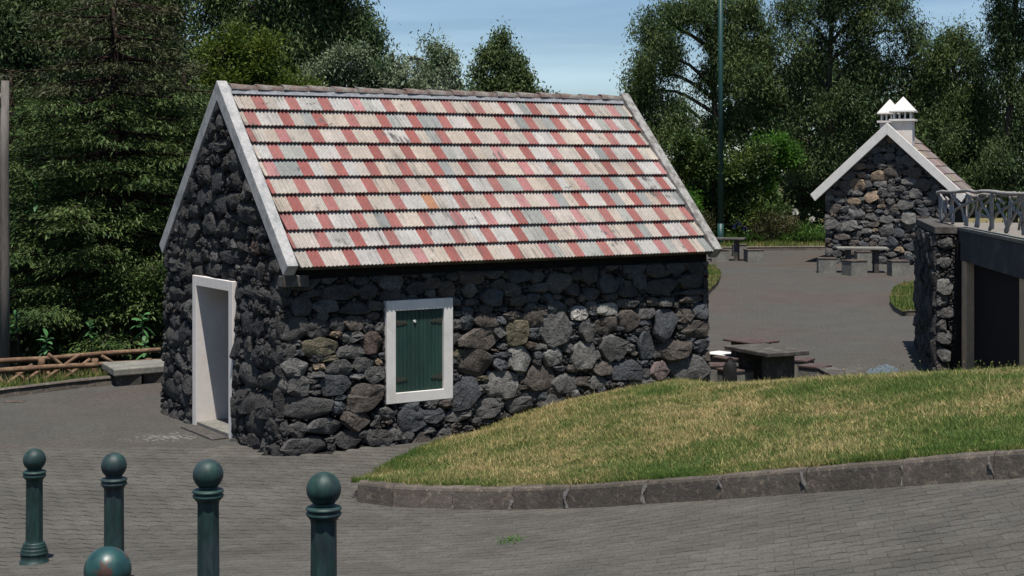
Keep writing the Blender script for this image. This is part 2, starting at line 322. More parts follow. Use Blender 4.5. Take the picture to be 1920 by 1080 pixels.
# ------------------------------------------------------------------ ground height
def rbf(pts, eps=1.5):
    P = np.array(pts, float); n = len(P)
    def phi(d2): return np.sqrt(d2 + eps * eps)
    A = np.zeros((n + 3, n + 3)); D = ((P[:, None, :2] - P[None, :, :2]) ** 2).sum(-1)
    A[:n, :n] = phi(D); A[:n, n] = 1; A[:n, n + 1:] = P[:, :2]; A[n, :n] = 1; A[n + 1:, :n] = P[:, :2].T
    A[:n, :n] -= np.eye(n) * .02
    s = np.linalg.solve(A, np.concatenate([P[:, 2], [0, 0, 0]]))
    def f(x, y):
        x = np.asarray(x, float); y = np.asarray(y, float)
        d = (x[..., None] - P[:, 0]) ** 2 + (y[..., None] - P[:, 1]) ** 2
        return phi(d) @ s[:n] + s[n] + s[n + 1] * x + s[n + 2] * y
    return f
_g = rbf([(-4.3, 13.8, .0), (-3.1, 12.1, .30), (-2.0, 10.2, .62), (-1.08, 8.9, .79), (-1.7, 6.6, .95), (0, 0, 1.93), (-6, 0, 1.7), (-8, 7, .6), (-9, 13, -.05),
          (3.97, 12, 1.11), (2.48, 13.3, .71), (1.2, 14.8, .32), (.21, 15.3, .13), (-1.6, 16.3, .0), (5.5, 10, 1.6), (9, 12, 1.9), (8, 5, 2.1), (2, 9.5, 1.0), (.3, 12.5, .42),
          (-2.8, 18.9, 0), (-5, 19, -.02), (-9, 20, -.02), (-6, 24, .02), (0, 20, .0), (-6.5, 16.5, -.02), (-3, 16, .0), (3, 17.5, .1), (6, 17.5, .5), (9, 18, .9),
          (3, 22, .05), (6, 22, .05), (10, 24, .1), (4, 28, .05), (-4, 28, .05), (5, 35, .08), (-6, 35, .1), (10, 35, .12), (8, 47, .2), (16, 47, .25), (12, 60, .25), (-6, 60, .2), (30, 60, .3), (-20, 40, .1), (-15, 20, 0)])
def gz(x, y): return _g(x, y)
def gzf(x, y): return float(_g(x, y))

# ------------------------------------------------------------------ polygons in plan
def pip(poly, x, y):
    P = np.asarray(poly); x = np.asarray(x); y = np.asarray(y); c = np.zeros(x.shape, bool); n = len(P)
    for i in range(n):
        x0, y0 = P[i][:2]; x1, y1 = P[(i + 1) % n][:2]
        if y0 == y1: continue
        h = ((y0 > y) != (y1 > y)) & (x < (x1 - x0) * (y - y0) / (y1 - y0) + x0); c ^= h
    return c
def near_poly(poly, x, y, closed=True):
    P = np.asarray(poly)[:, :2]; bx = np.zeros(x.shape); by = np.zeros(x.shape); bd = np.full(x.shape, 1e18); n = len(P)
    for i in range(n if closed else n - 1):
        a = P[i]; d = P[(i + 1) % n] - a; L2 = d @ d
        if L2 == 0: continue
        t = np.clip(((x - a[0]) * d[0] + (y - a[1]) * d[1]) / L2, 0, 1); qx = a[0] + t * d[0]; qy = a[1] + t * d[1]
        dd = (x - qx) ** 2 + (y - qy) ** 2; m = dd < bd; bx[m] = qx[m]; by[m] = qy[m]; bd[m] = dd[m]
    return bx, by, np.sqrt(bd)
def sheet(name, poly, step, zf, mat, **k):
    P = np.asarray(poly); xs = np.arange(P[:, 0].min() - step, P[:, 0].max() + 2 * step, step); ys = np.arange(P[:, 1].min() - step, P[:, 1].max() + 2 * step, step)
    X, Y = np.meshgrid(xs, ys); ins = pip(poly, X, Y); bx, by, bd = near_poly(poly, X, Y)
    corner = ins[:-1, :-1].astype(int) + ins[1:, :-1] + ins[:-1, 1:] + ins[1:, 1:]
    Xs = np.where(ins, X, bx); Ys = np.where(ins, Y, by)
    cf = corner > 0; idx = np.arange(X.size).reshape(X.shape)
    q = np.stack([idx[:-1, :-1][cf], idx[:-1, 1:][cf], idx[1:, 1:][cf], idx[1:, :-1][cf]], 1)
    used = np.unique(q); rm = np.full(X.size, -1); rm[used] = np.arange(len(used))
    V = np.stack([Xs.ravel()[used], Ys.ravel()[used], np.zeros(len(used))], 1); V[:, 2] = zf(V[:, 0], V[:, 1])
    return link(name, np_mesh(name, V, rm[q]), None, mat, True, **k)

# house frame (u along the long side, v along the gable, both away from the near corner)
TH = 0.567; HC = np.array([-2.822, 18.913]); U = np.array([math.cos(TH), math.sin(TH)]); V_ = np.array([-math.sin(TH), math.cos(TH)])
HL, HW, HE, HR = 6.67, 4.03, 2.29, 4.57
def hp(u, v, z): q = HC + u * U + v * V_; return (q[0], q[1], z)
def px_front(px, py, d=0.0):     # pixel -> (u, z) on the long wall (v = -d)
    c = HC - d * V_; r = (px - 960) / F; u = (r * c[1] - c[0]) / (U[0] - r * U[1]); Y = c[1] + u * U[1]; return u, CAMZ - (py - YH) * Y / F
def px_gable(px, py, d=0.0):
    c = HC - d * U; r = (px - 960) / F; v = (r * c[1] - c[0]) / (V_[0] - r * V_[1]); Y = c[1] + v * V_[1]; return v, CAMZ - (py - YH) * Y / F

# kerb of the lawn mound
kerb_px = [(668, 946), (690, 950), (740, 954.5), (800, 958), (880, 960.5), (960, 960.5), (1040, 958.5), (1120, 955), (1210, 950), (1300, 944.5), (1400, 938), (1510, 930.5), (1690, 917), (1862, 905), (2050, 893), (2300, 880)]
kerb_base = [at_fn(px, py, gzf) for px, py in kerb_px]
KH = 0.235
wall_pts = []
for px, py in ((850, 826), (940, 791), (1040, 760), (1130, 738), (1230, 723), (1300, 724)):
    u, z = px_front(px, py, .05); wall_pts.append((u, z))
kxy = [(p.x, p.y) for p in kerb_base]
def inset(pts, o):
    A = np.array(pts, float); T = np.gradient(A, axis=0); Nn = np.stack([-T[:, 1], T[:, 0]], 1); Nn /= np.linalg.norm(Nn, axis=1)[:, None]; return [tuple(q) for q in A + Nn * o]
mound_poly = inset(kxy, .09) + [(8.9, 12.5), (8.0, 19.5), (7.35, 21.3), (6.5, 22.0), (5.4, 22.2), (4.3, 22.35), (3.4, 22.5), tuple(hp(6.75, .3, 0)[:2])] + [tuple(hp(u, .1, 0)[:2]) for u, z in reversed(wall_pts)]
gl = [at_z(px, py, .0) for px, py in ((825, 832), (790, 848), (755, 864), (722, 884), (694, 905), (676, 925), (668, 938))]
mound_poly += [(p.x, p.y) for p in gl]
mp_pts = [(p.x, p.y, gzf(p.x, p.y) + KH - .01) for p in kerb_base]
mp_pts += [(p.x, p.y, .035) for p in gl[:-2]]
mp_pts += [tuple(hp(u, -.05, z)) for u, z in wall_pts]
for px, py, Y in ((1345, 725, 21.4), (1400, 725, 21.0), (1500, 728, 20.8), (1600, 725, 20.4), (1757, 714, 19.8), (1920, 707, 19.0), (2080, 702, 18.5)):
    p = at_y(px, py, Y); mp_pts.append(tuple(p)); mp_pts.append((p.x * 1.03, Y + 1.4, p.z - .62))
for px, py, Y in ((1300, 800, 17.2), (1550, 790, 16.2), (1800, 770, 15.2), (1050, 840, 17.6)):
    mp_pts.append(tuple(at_y(px, py, Y)))
_m = rbf(mp_pts, .6)
def mz(x, y): return np.maximum(_m(x, y), gz(x, y) + .012)
def mzf(x, y): return float(mz(x, y))

# ------------------------------------------------------------------ setting sheets
lk_px = [(0, 748), (60, 741), (150, 730), (230, 722.5), (305, 717.5)]
lk = [at_z(px, py, .0) for px, py in lk_px]
lkx = [(-15, 15.5), (-11, 19.8)] + [(p.x, p.y) for p in lk] + [(-3.5, 26.8), (-1, 29.5), (1.2, 34), (2.5, 42), (4.5, 53), (6.2, 58.6), (9, 59.2), (12.5, 59.4), (30, 60)]
plaza_poly = lkx + [(30, -6), (-15, -6)]
base = MB(); base.add([(-700, -300, -3), (700, -300, -3), (700, 900, -3), (-700, 900, -3)], [(0, 1, 2, 3)])
link('ground', base.mesh('ground'), None, mat_forest_floor, kind='structure', label='dark wooded land reaching to the horizon')
pavement = sheet('pavement', plaza_poly, .3, lambda x, y: gz(x, y), mat_pave_far, kind='structure', label='grey interlocking paved plaza and road round the cottage')
left_poly = lkx[:11] + [(-4, 54), (-60, 60), (-60, 5), (-15, 5)]
def soil_z(x, y):
    _, _, d = near_poly(lkx, x, y, False); return .13 - 1.1 * np.clip((d - 1.2) / 6, 0, 1) - .08 * np.clip(d, 0, 1)
sheet('forest_ground', left_poly, .5, soil_z, mat_forest_floor, kind='structure', label='shaded ground below the trees beyond the fence')
back_poly = [(2.5, 42), (4.5, 53), (6.2, 58.6), (9, 59.2), (12.5, 59.4), (30, 60), (60, 70), (60, 160), (-60, 160), (-60, 60), (-4, 54)]
def back_z(x, y):
    _, _, d = near_poly(lkx, x, y, False); return .38 + .05 * np.clip(d, 0, 12)
sheet('verge', back_poly, .8, back_z, mat_soil, kind='structure', label='bank of earth behind the plaza')
mound = sheet('lawn_bank', mound_poly, .12, mz, mat_soil, kind='structure', label='raised bank of soil under the lawn')

def blades(name, poly, n, zf, mat, hmin=.03, hmax=.075, wd=.007, lean=.6, avoid=None, **k):
    P = np.asarray(poly); xy = np.empty((0, 2))
    while len(xy) < n:
        c = rng.uniform(P.min(0), P.max(0), (n * 2, 2)); c = c[pip(poly, c[:, 0], c[:, 1])]
        if avoid is not None: c = c[near_poly(avoid, c[:, 0], c[:, 1], False)[2] > .115 + .03 * np.sin(c[:, 0] * 9) + .02 * np.sin(c[:, 0] * 31)]
        xy = np.concatenate([xy, c])
    xy = xy[:n]; z = zf(xy[:, 0], xy[:, 1]); hn = np.sin(xy[:, 0] * 3.1 + np.sin(xy[:, 1] * 2.3) * 2) * np.sin(xy[:, 1] * 3.7 + xy[:, 0])
    h = rng.uniform(hmin, hmax, n) * (1 + .35 * hn) * np.where(rng.random(n) < .02, 1.8, 1); a = rng.uniform(0, 2 * math.pi, n); l = rng.uniform(0, lean, n) * h
    b = rng.uniform(0, math.pi, n); wv = np.stack([np.cos(b), np.sin(b), 0 * b], 1) * wd * rng.uniform(.6, 1.4, n)[:, None]
    p = np.stack([xy[:, 0], xy[:, 1], z - .01], 1); mid = p + np.stack([np.cos(a) * l * .4, np.sin(a) * l * .4, h * .6], 1)
    tip = p + np.stack([np.cos(a) * l, np.sin(a) * l, h], 1)
    Vv = np.stack([p - wv, p + wv, tip], 1).reshape(-1, 3); Ff = np.arange(3 * n).reshape(-1, 3)
    return link(name, np_mesh(name, Vv, Ff), None, mat, **dict(k, kind='stuff'))
blades('grass', mound_poly, 450000, mz, mat_grass, .026, .064, .0072, 1.4, avoid=kxy, label='mown lawn with green and straw coloured patches', cat='grass')
# longer green fringe on the kerb edge and along the cottage wall
def strip_poly(pts, off0, off1):
    A = np.array([(p[0], p[1]) for p in pts]); T = np.gradient(A, axis=0); Nn = np.stack([-T[:, 1], T[:, 0]], 1); Nn /= np.linalg.norm(Nn, axis=1)[:, None]
    return np.concatenate([A + Nn * off0, (A + Nn * off1)[::-1]])
blades('grass_fringe', strip_poly(kxy, .09, .5), 30000, lambda x, y: mz(x, y) + .004, mat_grass_g, .025, .065, .006, .9, avoid=kxy, label='greener fringe of grass hanging over the kerb', cat='grass')
blades('grass_fringe', strip_poly([p for p in gl], -.06, .10), 4000, mz, mat_grass_g, .03, .08, .006, .9, label='green grass running out onto the paving at the foot of the lawn', cat='grass')

# ------------------------------------------------------------------ kerbs
def kerb_run(pts, zf, h, wdt, parent, side=1, joints=None, seg=.9, tintf=None, top=.0):
    """kerb stones along pts (2d), outer face on pts, body on the left side of travel (side=1)"""
    A = [np.array(p[:2], float) for p in pts]; S = [0]
    for i in range(1, len(A)): S.append(S[-1] + np.linalg.norm(A[i] - A[i - 1]))
    def pt(s):
        s = min(max(s, 0), S[-1] - 1e-6); i = max(j for j in range(len(S)) if S[j] <= s); i = min(i, len(A) - 2)
        t = (s - S[i]) / (S[i + 1] - S[i]); return A[i] * (1 - t) + A[i + 1] * t
    js = joints(S) if joints else None
    if js is None:
        js = [0]
        while js[-1] < S[-1]: js.append(js[-1] + seg * random.uniform(.9, 1.1))
        js[-1] = S[-1]
    for a, b in zip(js[:-1], js[1:]):
        n = max(2, int((b - a) / .22) + 1); mb = MB(); rows = []; tn = random.uniform(.8, 1.2); dz = random.uniform(-.004, .004)
        for i in range(n):
            s = a + .004 + (b - a - .008) * i / (n - 1); p = pt(s); q = pt(s + .05) - pt(s - .05); q /= np.linalg.norm(q) + 1e-9; nn = np.array([-q[1], q[0]]) * side
            z = zf(*p); bat = .02
            prof = [(0, -.1), (0, 0), (bat, h - .035), (bat + .012, h - .012), (bat + .035, h), (wdt, h + top), (wdt, -.1)]
            rows.append([(p[0] + nn[0] * o, p[1] + nn[1] * o, z + zz + dz) for o, zz in prof])
        m = len(rows[0]); vs = [v for r in rows for v in r]; fs = []
        for i in range(n - 1):
            for k in range(m - 1):
                f = (i * m + k, (i + 1) * m + k, (i + 1) * m + k + 1, i * m + k + 1); fs.append(f if side > 0 else f[::-1])
        e0 = tuple(range(m)); e1 = tuple((n - 1) * m + k for k in range(m - 1, -1, -1)); fs += [e0 if side > 0 else e0[::-1], e1 if side > 0 else e1[::-1]]
        mb.add(vs, fs, (tn,) * 3); wobj('kerb_stone', mb.mesh('kerb_stone', True), parent, mat_kerb)
kerb = empty('kerb', kerb_base[5][:], kind='structure', label='kerb of long grey stones round the front of the lawn')
def jf(S):
    out = []
    xs = [p[0] for p in kerb_px]
    for jx in (668, 735, 848, 960, 1065, 1210, 1352, 1510, 1690, 1862, 2050, 2300):
        out.append(float(np.interp(jx, xs, S)))
    return out
kerb_run(kxy, gzf, KH, .16, kerb, 1, jf)
# pale mortar smears on the kerb joints
for jx in (848, 960, 1065, 1210, 1352, 1510, 1690, 1862):
    xs = [p[0] for p in kerb_px]; X = np.interp(jx, xs, [k[0] for k in kxy]); Y = np.interp(jx, xs, [k[1] for k in kxy]); z = gzf(X, Y)
    mb = MB(); n = 7; vs = []
    for i in range(n):
        t = i / (n - 1); hw = random.uniform(.006, .024); o = -.003 + .02 * t + random.uniform(0, .001); cx = X + .03 * math.sin(t * 3 + jx)
        vs += [(cx - hw, Y + o, z + .02 + (KH - .05) * t), (cx + hw, Y + o - .001, z + .02 + (KH - .05) * t)]
    mb.add(vs, [(2 * i, 2 * i + 1, 2 * i + 3, 2 * i + 2) for i in range(n - 1)])
    wobj('mortar_smear', mb.mesh('mortar_smear'), kerb, mat_smear)
lkerb = empty('kerb', (lk[2].x, lk[2].y, 0), kind='structure', label='low stone kerb in front of the log fence')
kerb_run(lkx[1:9], gzf, .13, .16, lkerb, 1)
bkerb = empty('kerb', (9, 59, .2), kind='structure', label='low stone edging of the grass verge behind the plaza')
kerb_run(lkx[11:], gzf, .17, .2, bkerb, 1)

# ------------------------------------------------------------------ pavers
def pavers():
    PW, PH, rot = .24, .185, R(-9); ca, sa = math.cos(rot), math.sin(rot); out = []
    house = [hp(-.05, -.12, 0)[:2], hp(HL + .1, -.12, 0)[:2], hp(HL + .1, HW + .1, 0)[:2], hp(-.05, HW + .1, 0)[:2]]
    mpoly = np.array(mound_poly)
    def wave(j, x): return .026 * math.sin(2 * math.pi * x / PW + (j % 2) * math.pi)
    cent = []
    for j in range(-10, 140):
        for i in range(-60, 60):
            lx = (i + .5 * (j % 2)) * PW; ly = j * PH; X = ca * lx - sa * ly; Y = sa * lx + ca * ly
            if 5.0 < Y < 19.5 and abs(X) < .345 * Y + .6: cent.append((i, j, lx, ly, X, Y))
    cx = np.array([c[4] for c in cent]); cy = np.array([c[5] for c in cent]); z = gz(cx, cy)
    py = YH + F * (CAMZ - z) / cy
    ok = (py < 1200) & ~pip(house, cx, cy)
    _, _, dm = near_poly(mpoly, cx, cy); ok &= ~(pip(mpoly, cx, cy) & (dm > .04))
    for k in np.nonzero(ok)[0]:
        i, j, lx, ly, X, Y = cent[k]; g = .0135; hw = PW / 2 - .0006; top = []; bot = []
        for s in (-1, -.5, 0, .5, 1):
            x = lx + s * hw; bot.append((x, ly - PH / 2 + g + wave(j, x))); top.append((x, ly + PH / 2 - g + wave(j + 1, x)))
        ring = bot + top[::-1]; tx, ty, tz = random.uniform(-.004, .004), random.uniform(-.012, .012), random.uniform(.012, .0135)
        def wpt(p, dz, sh):
            x = lx + (p[0] - lx) * (1 - (1 - sh) * .15); y = ly + (p[1] - ly) * sh; wx = ca * x - sa * y; wy = sa * x + ca * y
            return wx, wy, dz + tx * (p[0] - lx) + ty * (p[1] - ly) + tz
        A = [wpt(p, .003, .965) for p in ring]; B = [wpt(p, -.002, 1.0) for p in ring]; Cc = [wpt(p, -.02, 1.0) for p in ring]
        vs = np.array(A + B + Cc); vs[:, 2] += gz(vs[:, 0], vs[:, 1])
        n = len(ring); fs = [tuple(range(n))]
        for q in range(n):
            r = (q + 1) % n; fs += [(q, n + q, n + r, r), (n + q, 2 * n + q, 2 * n + r, n + r)]
        t = random.uniform(.90, 1.08); wm = random.uniform(-.012, .015)
        out.append((float(py[k]), vs, fs, (t * (1 + wm), t, t * (1 - wm))))
    return out
jp = [(-7.6, 19.3), (7.6, 19.3), (4.4, 6.4), (1.9, 5.6), (-1.9, 5.6), (-4.4, 9)]
js_ = sheet('joint_sand', jp, .3, lambda x, y: gz(x, y) + .003, mat_joint); set_parent_keep(js_, pavement)
pv = pavers(); pv.sort(key=lambda a: -a[0]); field = MB()
inframe = [p for p in pv if p[0] < 1085]; ids = set(id(p) for p in inframe[:300])
for p in pv:
    if id(p) in ids:
        mb = MB(); mb.add(p[1], p[2], p[3]); wobj('paver', mb.mesh('paver', True), pavement, mat_paver)
    else: field.add(p[1], p[2], p[3])
wobj('paver_field', field.mesh('paver_field', True), pavement, mat_paver, kind='stuff')

# ------------------------------------------------------------------ rubble stone walls
def clip(poly, nx, ny, c):
    out = []; n = len(poly)
    for i in range(n):
        a = poly[i]; b = poly[(i + 1) % n]; da = nx * a[0] + ny * a[1] - c; db = nx * b[0] + ny * b[1] - c
        if da <= 0: out.append(a)
        if (da < 0 < db) or (db < 0 < da):
            t = da / (da - db); out.append((a[0] + t * (b[0] - a[0]), a[1] + t * (b[1] - a[1])))
    return out
def sup(cx, cz, w_, h_, n=13, e=2.6, rot=0, jit=.09):
    pts = []; ph = random.uniform(0, 6.28)
    for k in range(n):
        t = 2 * math.pi * (k + random.uniform(-.28, .28)) / n + ph; c, s = math.cos(t), math.sin(t)
        r = (abs(c) ** e + abs(s) ** e) ** (-1 / e) * (1 + random.uniform(-jit, jit * .6)); x = c * r * w_ / 2; y = s * r * h_ / 2
        pts.append((cx + x * math.cos(rot) - y * math.sin(rot), cz + x * math.sin(rot) + y * math.cos(rot)))
    return pts
def area(p): return abs(sum(p[i][0] * p[(i + 1) % len(p)][1] - p[(i + 1) % len(p)][0] * p[i][1] for i in range(len(p)))) / 2
def stone_geo(poly, T, h, dome, back=.05, rough=.25):
    """T(a, z, depth) -> world. depth grows out of the wall"""
    n = len(poly); cx = sum(p[0] for p in poly) / n; cz = sum(p[1] for p in poly) / n; vs = []; fs = []
    s = math.sqrt(area(poly)); tx = random.uniform(-.22, .22); tz = random.uniform(-.28, .18)
    def ring(sc, d, j):
        for p in poly:
            x = cx + (p[0] - cx) * sc; z = cz + (p[1] - cz) * sc
            dd = d * (1 + random.uniform(-j, j)) + (tx * (x - cx) + tz * (z - cz)) * (d > 0)
            vs.append(T(x + random.uniform(-j, j) * s * .08, z + random.uniform(-j, j) * s * .08, dd))
    if dome: rings = [(.93, -back, 0), (1.0, .1 * h, .6), (.84, h * .66, rough * 1.5), (.5, h * .98, rough * 1.1)]
    else: rings = [(.95, -back, 0), (1.0, .2 * h, .6), (.88, h * .84, rough * 1.1), (.5, h * 1.03, rough * .8)]
    for r in rings: ring(*r)
    vs.append(T(cx, cz, h * (1.08 if dome else 1.0)))
    for i in range(3):
        for k in range(n): fs.append((i * n + k, i * n + (k + 1) % n, (i + 1) * n + (k + 1) % n, (i + 1) * n + k))
    for k in range(n): fs.append((3 * n + k, 3 * n + (k + 1) % n, 4 * n))
    return vs, fs
SCOL = {'d': (.066, .063, .060), 'g': (.100, .097, .092), 's': (.072, .076, .082), 'b': (.092, .078, .067), 'l': (.15, .145, .135), 'L': (.20, .195, .18), 'W': (.30, .285, .26), 't': (.22, .165, .115),
        'o': (.120, .105, .070), 'r': (.085, .062, .052), 'p': (.17, .13, .125), 'k': (.042, .042, .045)}
def ccw(poly):
    a = sum(poly[i][0] * poly[(i + 1) % len(poly)][1] - poly[(i + 1) % len(poly)][0] * poly[i][1] for i in range(len(poly))); return poly if a > 0 else poly[::-1]
def build_stones(mains, bounds, clips, holes, T, fill_d, pal, dome=False, hmul=1.0, asp=1.5, flip=False, darts=None, fillpal=None):
    """mains: (cx,cz,w,h,code). returns list of (area, verts, faces, colour, cx, cz)"""
    x0, x1, z0, z1 = bounds; mains = list(mains)
    def inside(x, z): return all(nx * x + nz * z <= c for nx, nz, c in clips) and not any(a < x < b and c < z < d for a, b, c, d in holes)
    def free(x, z, w_, h_, k=.78):
        for m in mains:
            if abs(x - m[0]) < (w_ + m[2]) / 2 * k and abs(z - m[1]) < (h_ + m[3]) / 2 * k: return False
        return True
    for (wa, wb, tries) in (darts or []):
        for _ in range(tries):
            w_ = random.uniform(wa, wb); h_ = w_ / random.uniform(1.0, asp); x = random.uniform(x0, x1); z = random.uniform(z0, z1)
            if inside(x, z) and free(x, z, w_, h_): mains.append((x, z, w_, h_, random.choice(pal)))
    # fill seeds
    seeds = []; kind = []
    for m in mains:
        nx_ = max(2, int(m[2] / (fill_d * .5))); nz_ = max(2, int(m[3] / (fill_d * .5)))
        for i in range(nx_):
            for j in range(nz_):
                a = -1 + 2 * (i + .5) / nx_; b = -1 + 2 * (j + .5) / nz_
                if abs(a) ** 3 + abs(b) ** 3 < 1.15: seeds.append((m[0] + a * m[2] / 2, m[1] + b * m[3] / 2)); kind.append(0)
    g = {}
    def key(x, z): return int(x / fill_d), int(z / fill_d)
    for i, s in enumerate(seeds): g.setdefault(key(*s), []).append(i)
    tries = int((x1 - x0) * (z1 - z0) / fill_d ** 2 * 14)
    for _ in range(tries):
        x = random.uniform(x0, x1); z = random.uniform(z0, z1)
        if not inside(x, z): continue
        kx, kz = key(x, z); bad = False; dd = fill_d * random.uniform(.5, 1.1)
        for a in range(kx - 2, kx + 3):
            for b in range(kz - 2, kz + 3):
                for i in g.get((a, b), ()):
                    q = seeds[i]; dx = (x - q[0]) / 1.35; dz = (z - q[1]) * 1.2
                    if dx * dx + dz * dz < (dd * (.62 if kind[i] == 0 else 1)) ** 2: bad = True; break
                if bad: break
            if bad: break
        if not bad: g.setdefault((kx, kz), []).append(len(seeds)); seeds.append((x, z)); kind.append(1)
    S = np.array(seeds); out = []
    def fit(poly, cx, cz):
        for nx, nz, c in clips: poly = clip(poly, nx, nz, c)
        for a, b, c, d in holes:
            if len(poly) < 3: break
            xs = [p[0] for p in poly]; zs = [p[1] for p in poly]
            if max(xs) > a and min(xs) < b and max(zs) > c and min(zs) < d:
                opt = [(a - cx, (1, 0, a)), (cx - b, (-1, 0, -b)), (c - cz, (0, 1, c)), (cz - d, (0, -1, -d))]; o = max(opt)[1]; poly = clip(poly, *o)
        return poly
    for i in np.nonzero(np.array(kind) == 1)[0]:
        p = S[i]; d = ((S - p) ** 2).sum(1); nb = np.argsort(d)[1:22]; r = fill_d * 1.6
        poly = [(p[0] - r, p[1] - r), (p[0] + r, p[1] - r), (p[0] + r, p[1] + r), (p[0] - r, p[1] + r)]
        for q in nb:
            e = S[q] - p; L = math.hypot(*e)
            if L < 1e-6: continue
            e = e / L; poly = clip(poly, e[0], e[1], e[0] * p[0] + e[1] * p[1] + L / 2 - .004)
            if len(poly) < 3: break
        if len(poly) < 3: continue
        poly = fit(poly, *p)
        if len(poly) < 3 or area(poly) < .0004: continue
        # cut corners
        q = []
        for k in range(len(poly)):
            a = poly[k - 1]; b = poly[k]; c = poly[(k + 1) % len(poly)]
            q += [(b[0] * .78 + a[0] * .22, b[1] * .78 + a[1] * .22), (b[0] * .78 + c[0] * .22, b[1] * .78 + c[1] * .22)]
        q = ccw(q); h = random.uniform(.02, .05) * hmul; vs, fs = stone_geo(q, T, h, dome)
        c = SCOL[random.choice(fillpal or pal)]; t = random.uniform(.7, 1.25); out.append((area(q), vs, fs, tuple(x * t for x in c), p[0], p[1]))
    for m in mains:
        nn_ = random.choice((5, 6, 6, 7, 8)); poly = sup(m[0], m[1], m[2] * 1.19, m[3] * 1.19, n=nn_, e=random.uniform(2.4, 5.0), rot=random.uniform(-.12, .12) if m[2] < 1.8 * m[3] else random.uniform(-.04, .04), jit=.12)
        qq = []
        for k in range(len(poly)):
            a = poly[k - 1]; b = poly[k]; c = poly[(k + 1) % len(poly)]; f1 = random.uniform(.08, .2); f2 = random.uniform(.08, .2)
            qq += [(b[0] * (1 - f1) + a[0] * f1, b[1] * (1 - f1) + a[1] * f1), (b[0] * (1 - f2) + c[0] * f2, b[1] * (1 - f2) + c[1] * f2)]
        poly = qq
        poly = fit(poly, m[0], m[1])
        if len(poly) < 4 or area(poly) < .001: continue
        h = (.050 + .09 * min(m[2], m[3], .35) * random.uniform(.3, 1.0)) * hmul
        vs, fs = stone_geo(ccw(poly), T, h, dome); c = SCOL[m[4]]; t = random.uniform(1.0, 1.3)
        out.append((area(poly) * 1.0, vs, fs, tuple(x * t for x in c), m[0], m[1]))
    if flip: out = [(a, v, [f[::-1] for f in fs], c, x, z) for a, v, fs, c, x, z in out]
    return out
def sharp(me, a=38):
    me.polygons.foreach_set('use_smooth', np.ones(len(me.polygons), bool)); me.set_sharp_from_angle(angle=R(a)); return me
def emit(stones, nind, parent, mat, rubble_name='small_stones', vis=lambda x, z: True):
    stones = sorted(stones, key=lambda s: -s[0] * (1 if vis(s[4], s[5]) else .01)); rb = MB()
    for i, s in enumerate(stones):
        if i < nind: mb = MB(); mb.add(s[1], s[2], s[3]); wobj('stone', sharp(mb.mesh('stone', True)), parent, mat)
        else: rb.add(s[1], s[2], s[3])
    if rb.v: wobj(rubble_name, sharp(rb.mesh(rubble_name, True)), parent, mat, kind='stuff')

# ------------------------------------------------------------------ the near cottage
cot = empty('stone_cottage', hp(0, 0, 0), label='large near stone cottage under a red and cream striped tiled roof', cat='cottage')
WT = .50
zr = lambda v: HE - .16 + (HR - HE) / (HW / 2 + .2) * (min(v, HW - v) + .2)     # underside of the roof
dv0, dz0 = px_gable(442, 822); dv1, _ = px_gable(369.5, 600); _, dzt = px_gable(407, 521)
DV0, DV1, DZT = 1.41, 2.84, 2.05      # outer frame of the doorway
FW = .135
def core_box(mb, u0, u1, v0, v1, z0, z1): mb.box(u0, u1, v0, v1, z0, z1, T=hp)
def prism_v(mb, u0, u1, prof):         # prof list of (v, z) ccw seen from -u
    n = len(prof); vs = [hp(u0, v, z) for v, z in prof] + [hp(u1, v, z) for v, z in prof]
    fs = [tuple(range(n))[::-1], tuple(range(n, 2 * n))] + [(k, (k + 1) % n, n + (k + 1) % n, n + k) for k in range(n)]
    mb.add(vs, fs)
mb = MB(); core_box(mb, .0, HL + .04, .05, WT, -.4, zr(.05) - .02); front = wobj('wall', mb.mesh('wall'), cot, mat_core)
mb = MB(); core_box(mb, .0, HL + .04, HW - WT, HW - .05, -.4, zr(.05) - .02); backw = wobj('wall', mb.mesh('wall'), cot, mat_core)
mb = MB(); g0 = .06
prism_v(mb, g0, WT, [(WT + .001, -.4), (DV0 + FW - .03, -.4), (DV0 + FW - .03, zr(DV0 + FW - .03)), (WT + .001, zr(WT))][::-1])
prism_v(mb, g0, WT, [(DV1 - FW + .03, -.4), (HW - WT - .001, -.4), (HW - WT - .001, zr(WT)), (DV1 - FW + .03, zr(DV1 - FW + .03))][::-1])
prism_v(mb, g0, WT, [(DV0 + FW - .03, DZT - FW + .03), (DV1 - FW + .03, DZT - FW + .03), (DV1 - FW + .03, zr(DV1 - FW + .03)), (HW / 2, zr(HW / 2)), (DV0 + FW - .03, zr(DV0 + FW - .03))][::-1])
prism_v(mb, g0, WT, [(.02, 2.0), (WT + .001, 2.0), (WT + .001, zr(WT)), (.02, zr(.02))][::-1])
prism_v(mb, g0, WT, [(HW - WT - .001, 2.0), (HW - .02, 2.0), (HW - .02, zr(.02)), (HW - WT - .001, zr(WT))][::-1])
gable = wobj('gable_wall', mb.mesh('gable_wall'), cot, mat_core)
mb = MB(); prism_v(mb, HL + .04 - WT, HL + .05, [(WT, -.4), (HW - WT, -.4), (HW - WT, zr(WT)), (HW / 2, zr(HW / 2)), (WT, zr(WT))][::-1])
prism_v(mb, HL + .04 - WT, HL + .05, [(.02, 2.0), (WT, 2.0), (WT, zr(WT)), (.02, zr(.02))][::-1])
prism_v(mb, HL + .04 - WT, HL + .05, [(HW - WT, 2.0), (HW - .02, 2.0), (HW - .02, zr(.02)), (HW - WT, zr(WT))][::-1])
fargable = wobj('gable_wall', mb.mesh('gable_wall'), cot, mat_core)
bat = lambda z: .075 * max(0, 1 - z / 2.2)
def Tfront(a, z, d): return hp(a, .055 - d - bat(z), z)
def Tgable(a, z, d): return hp(.03 - d - bat(z), a, z)
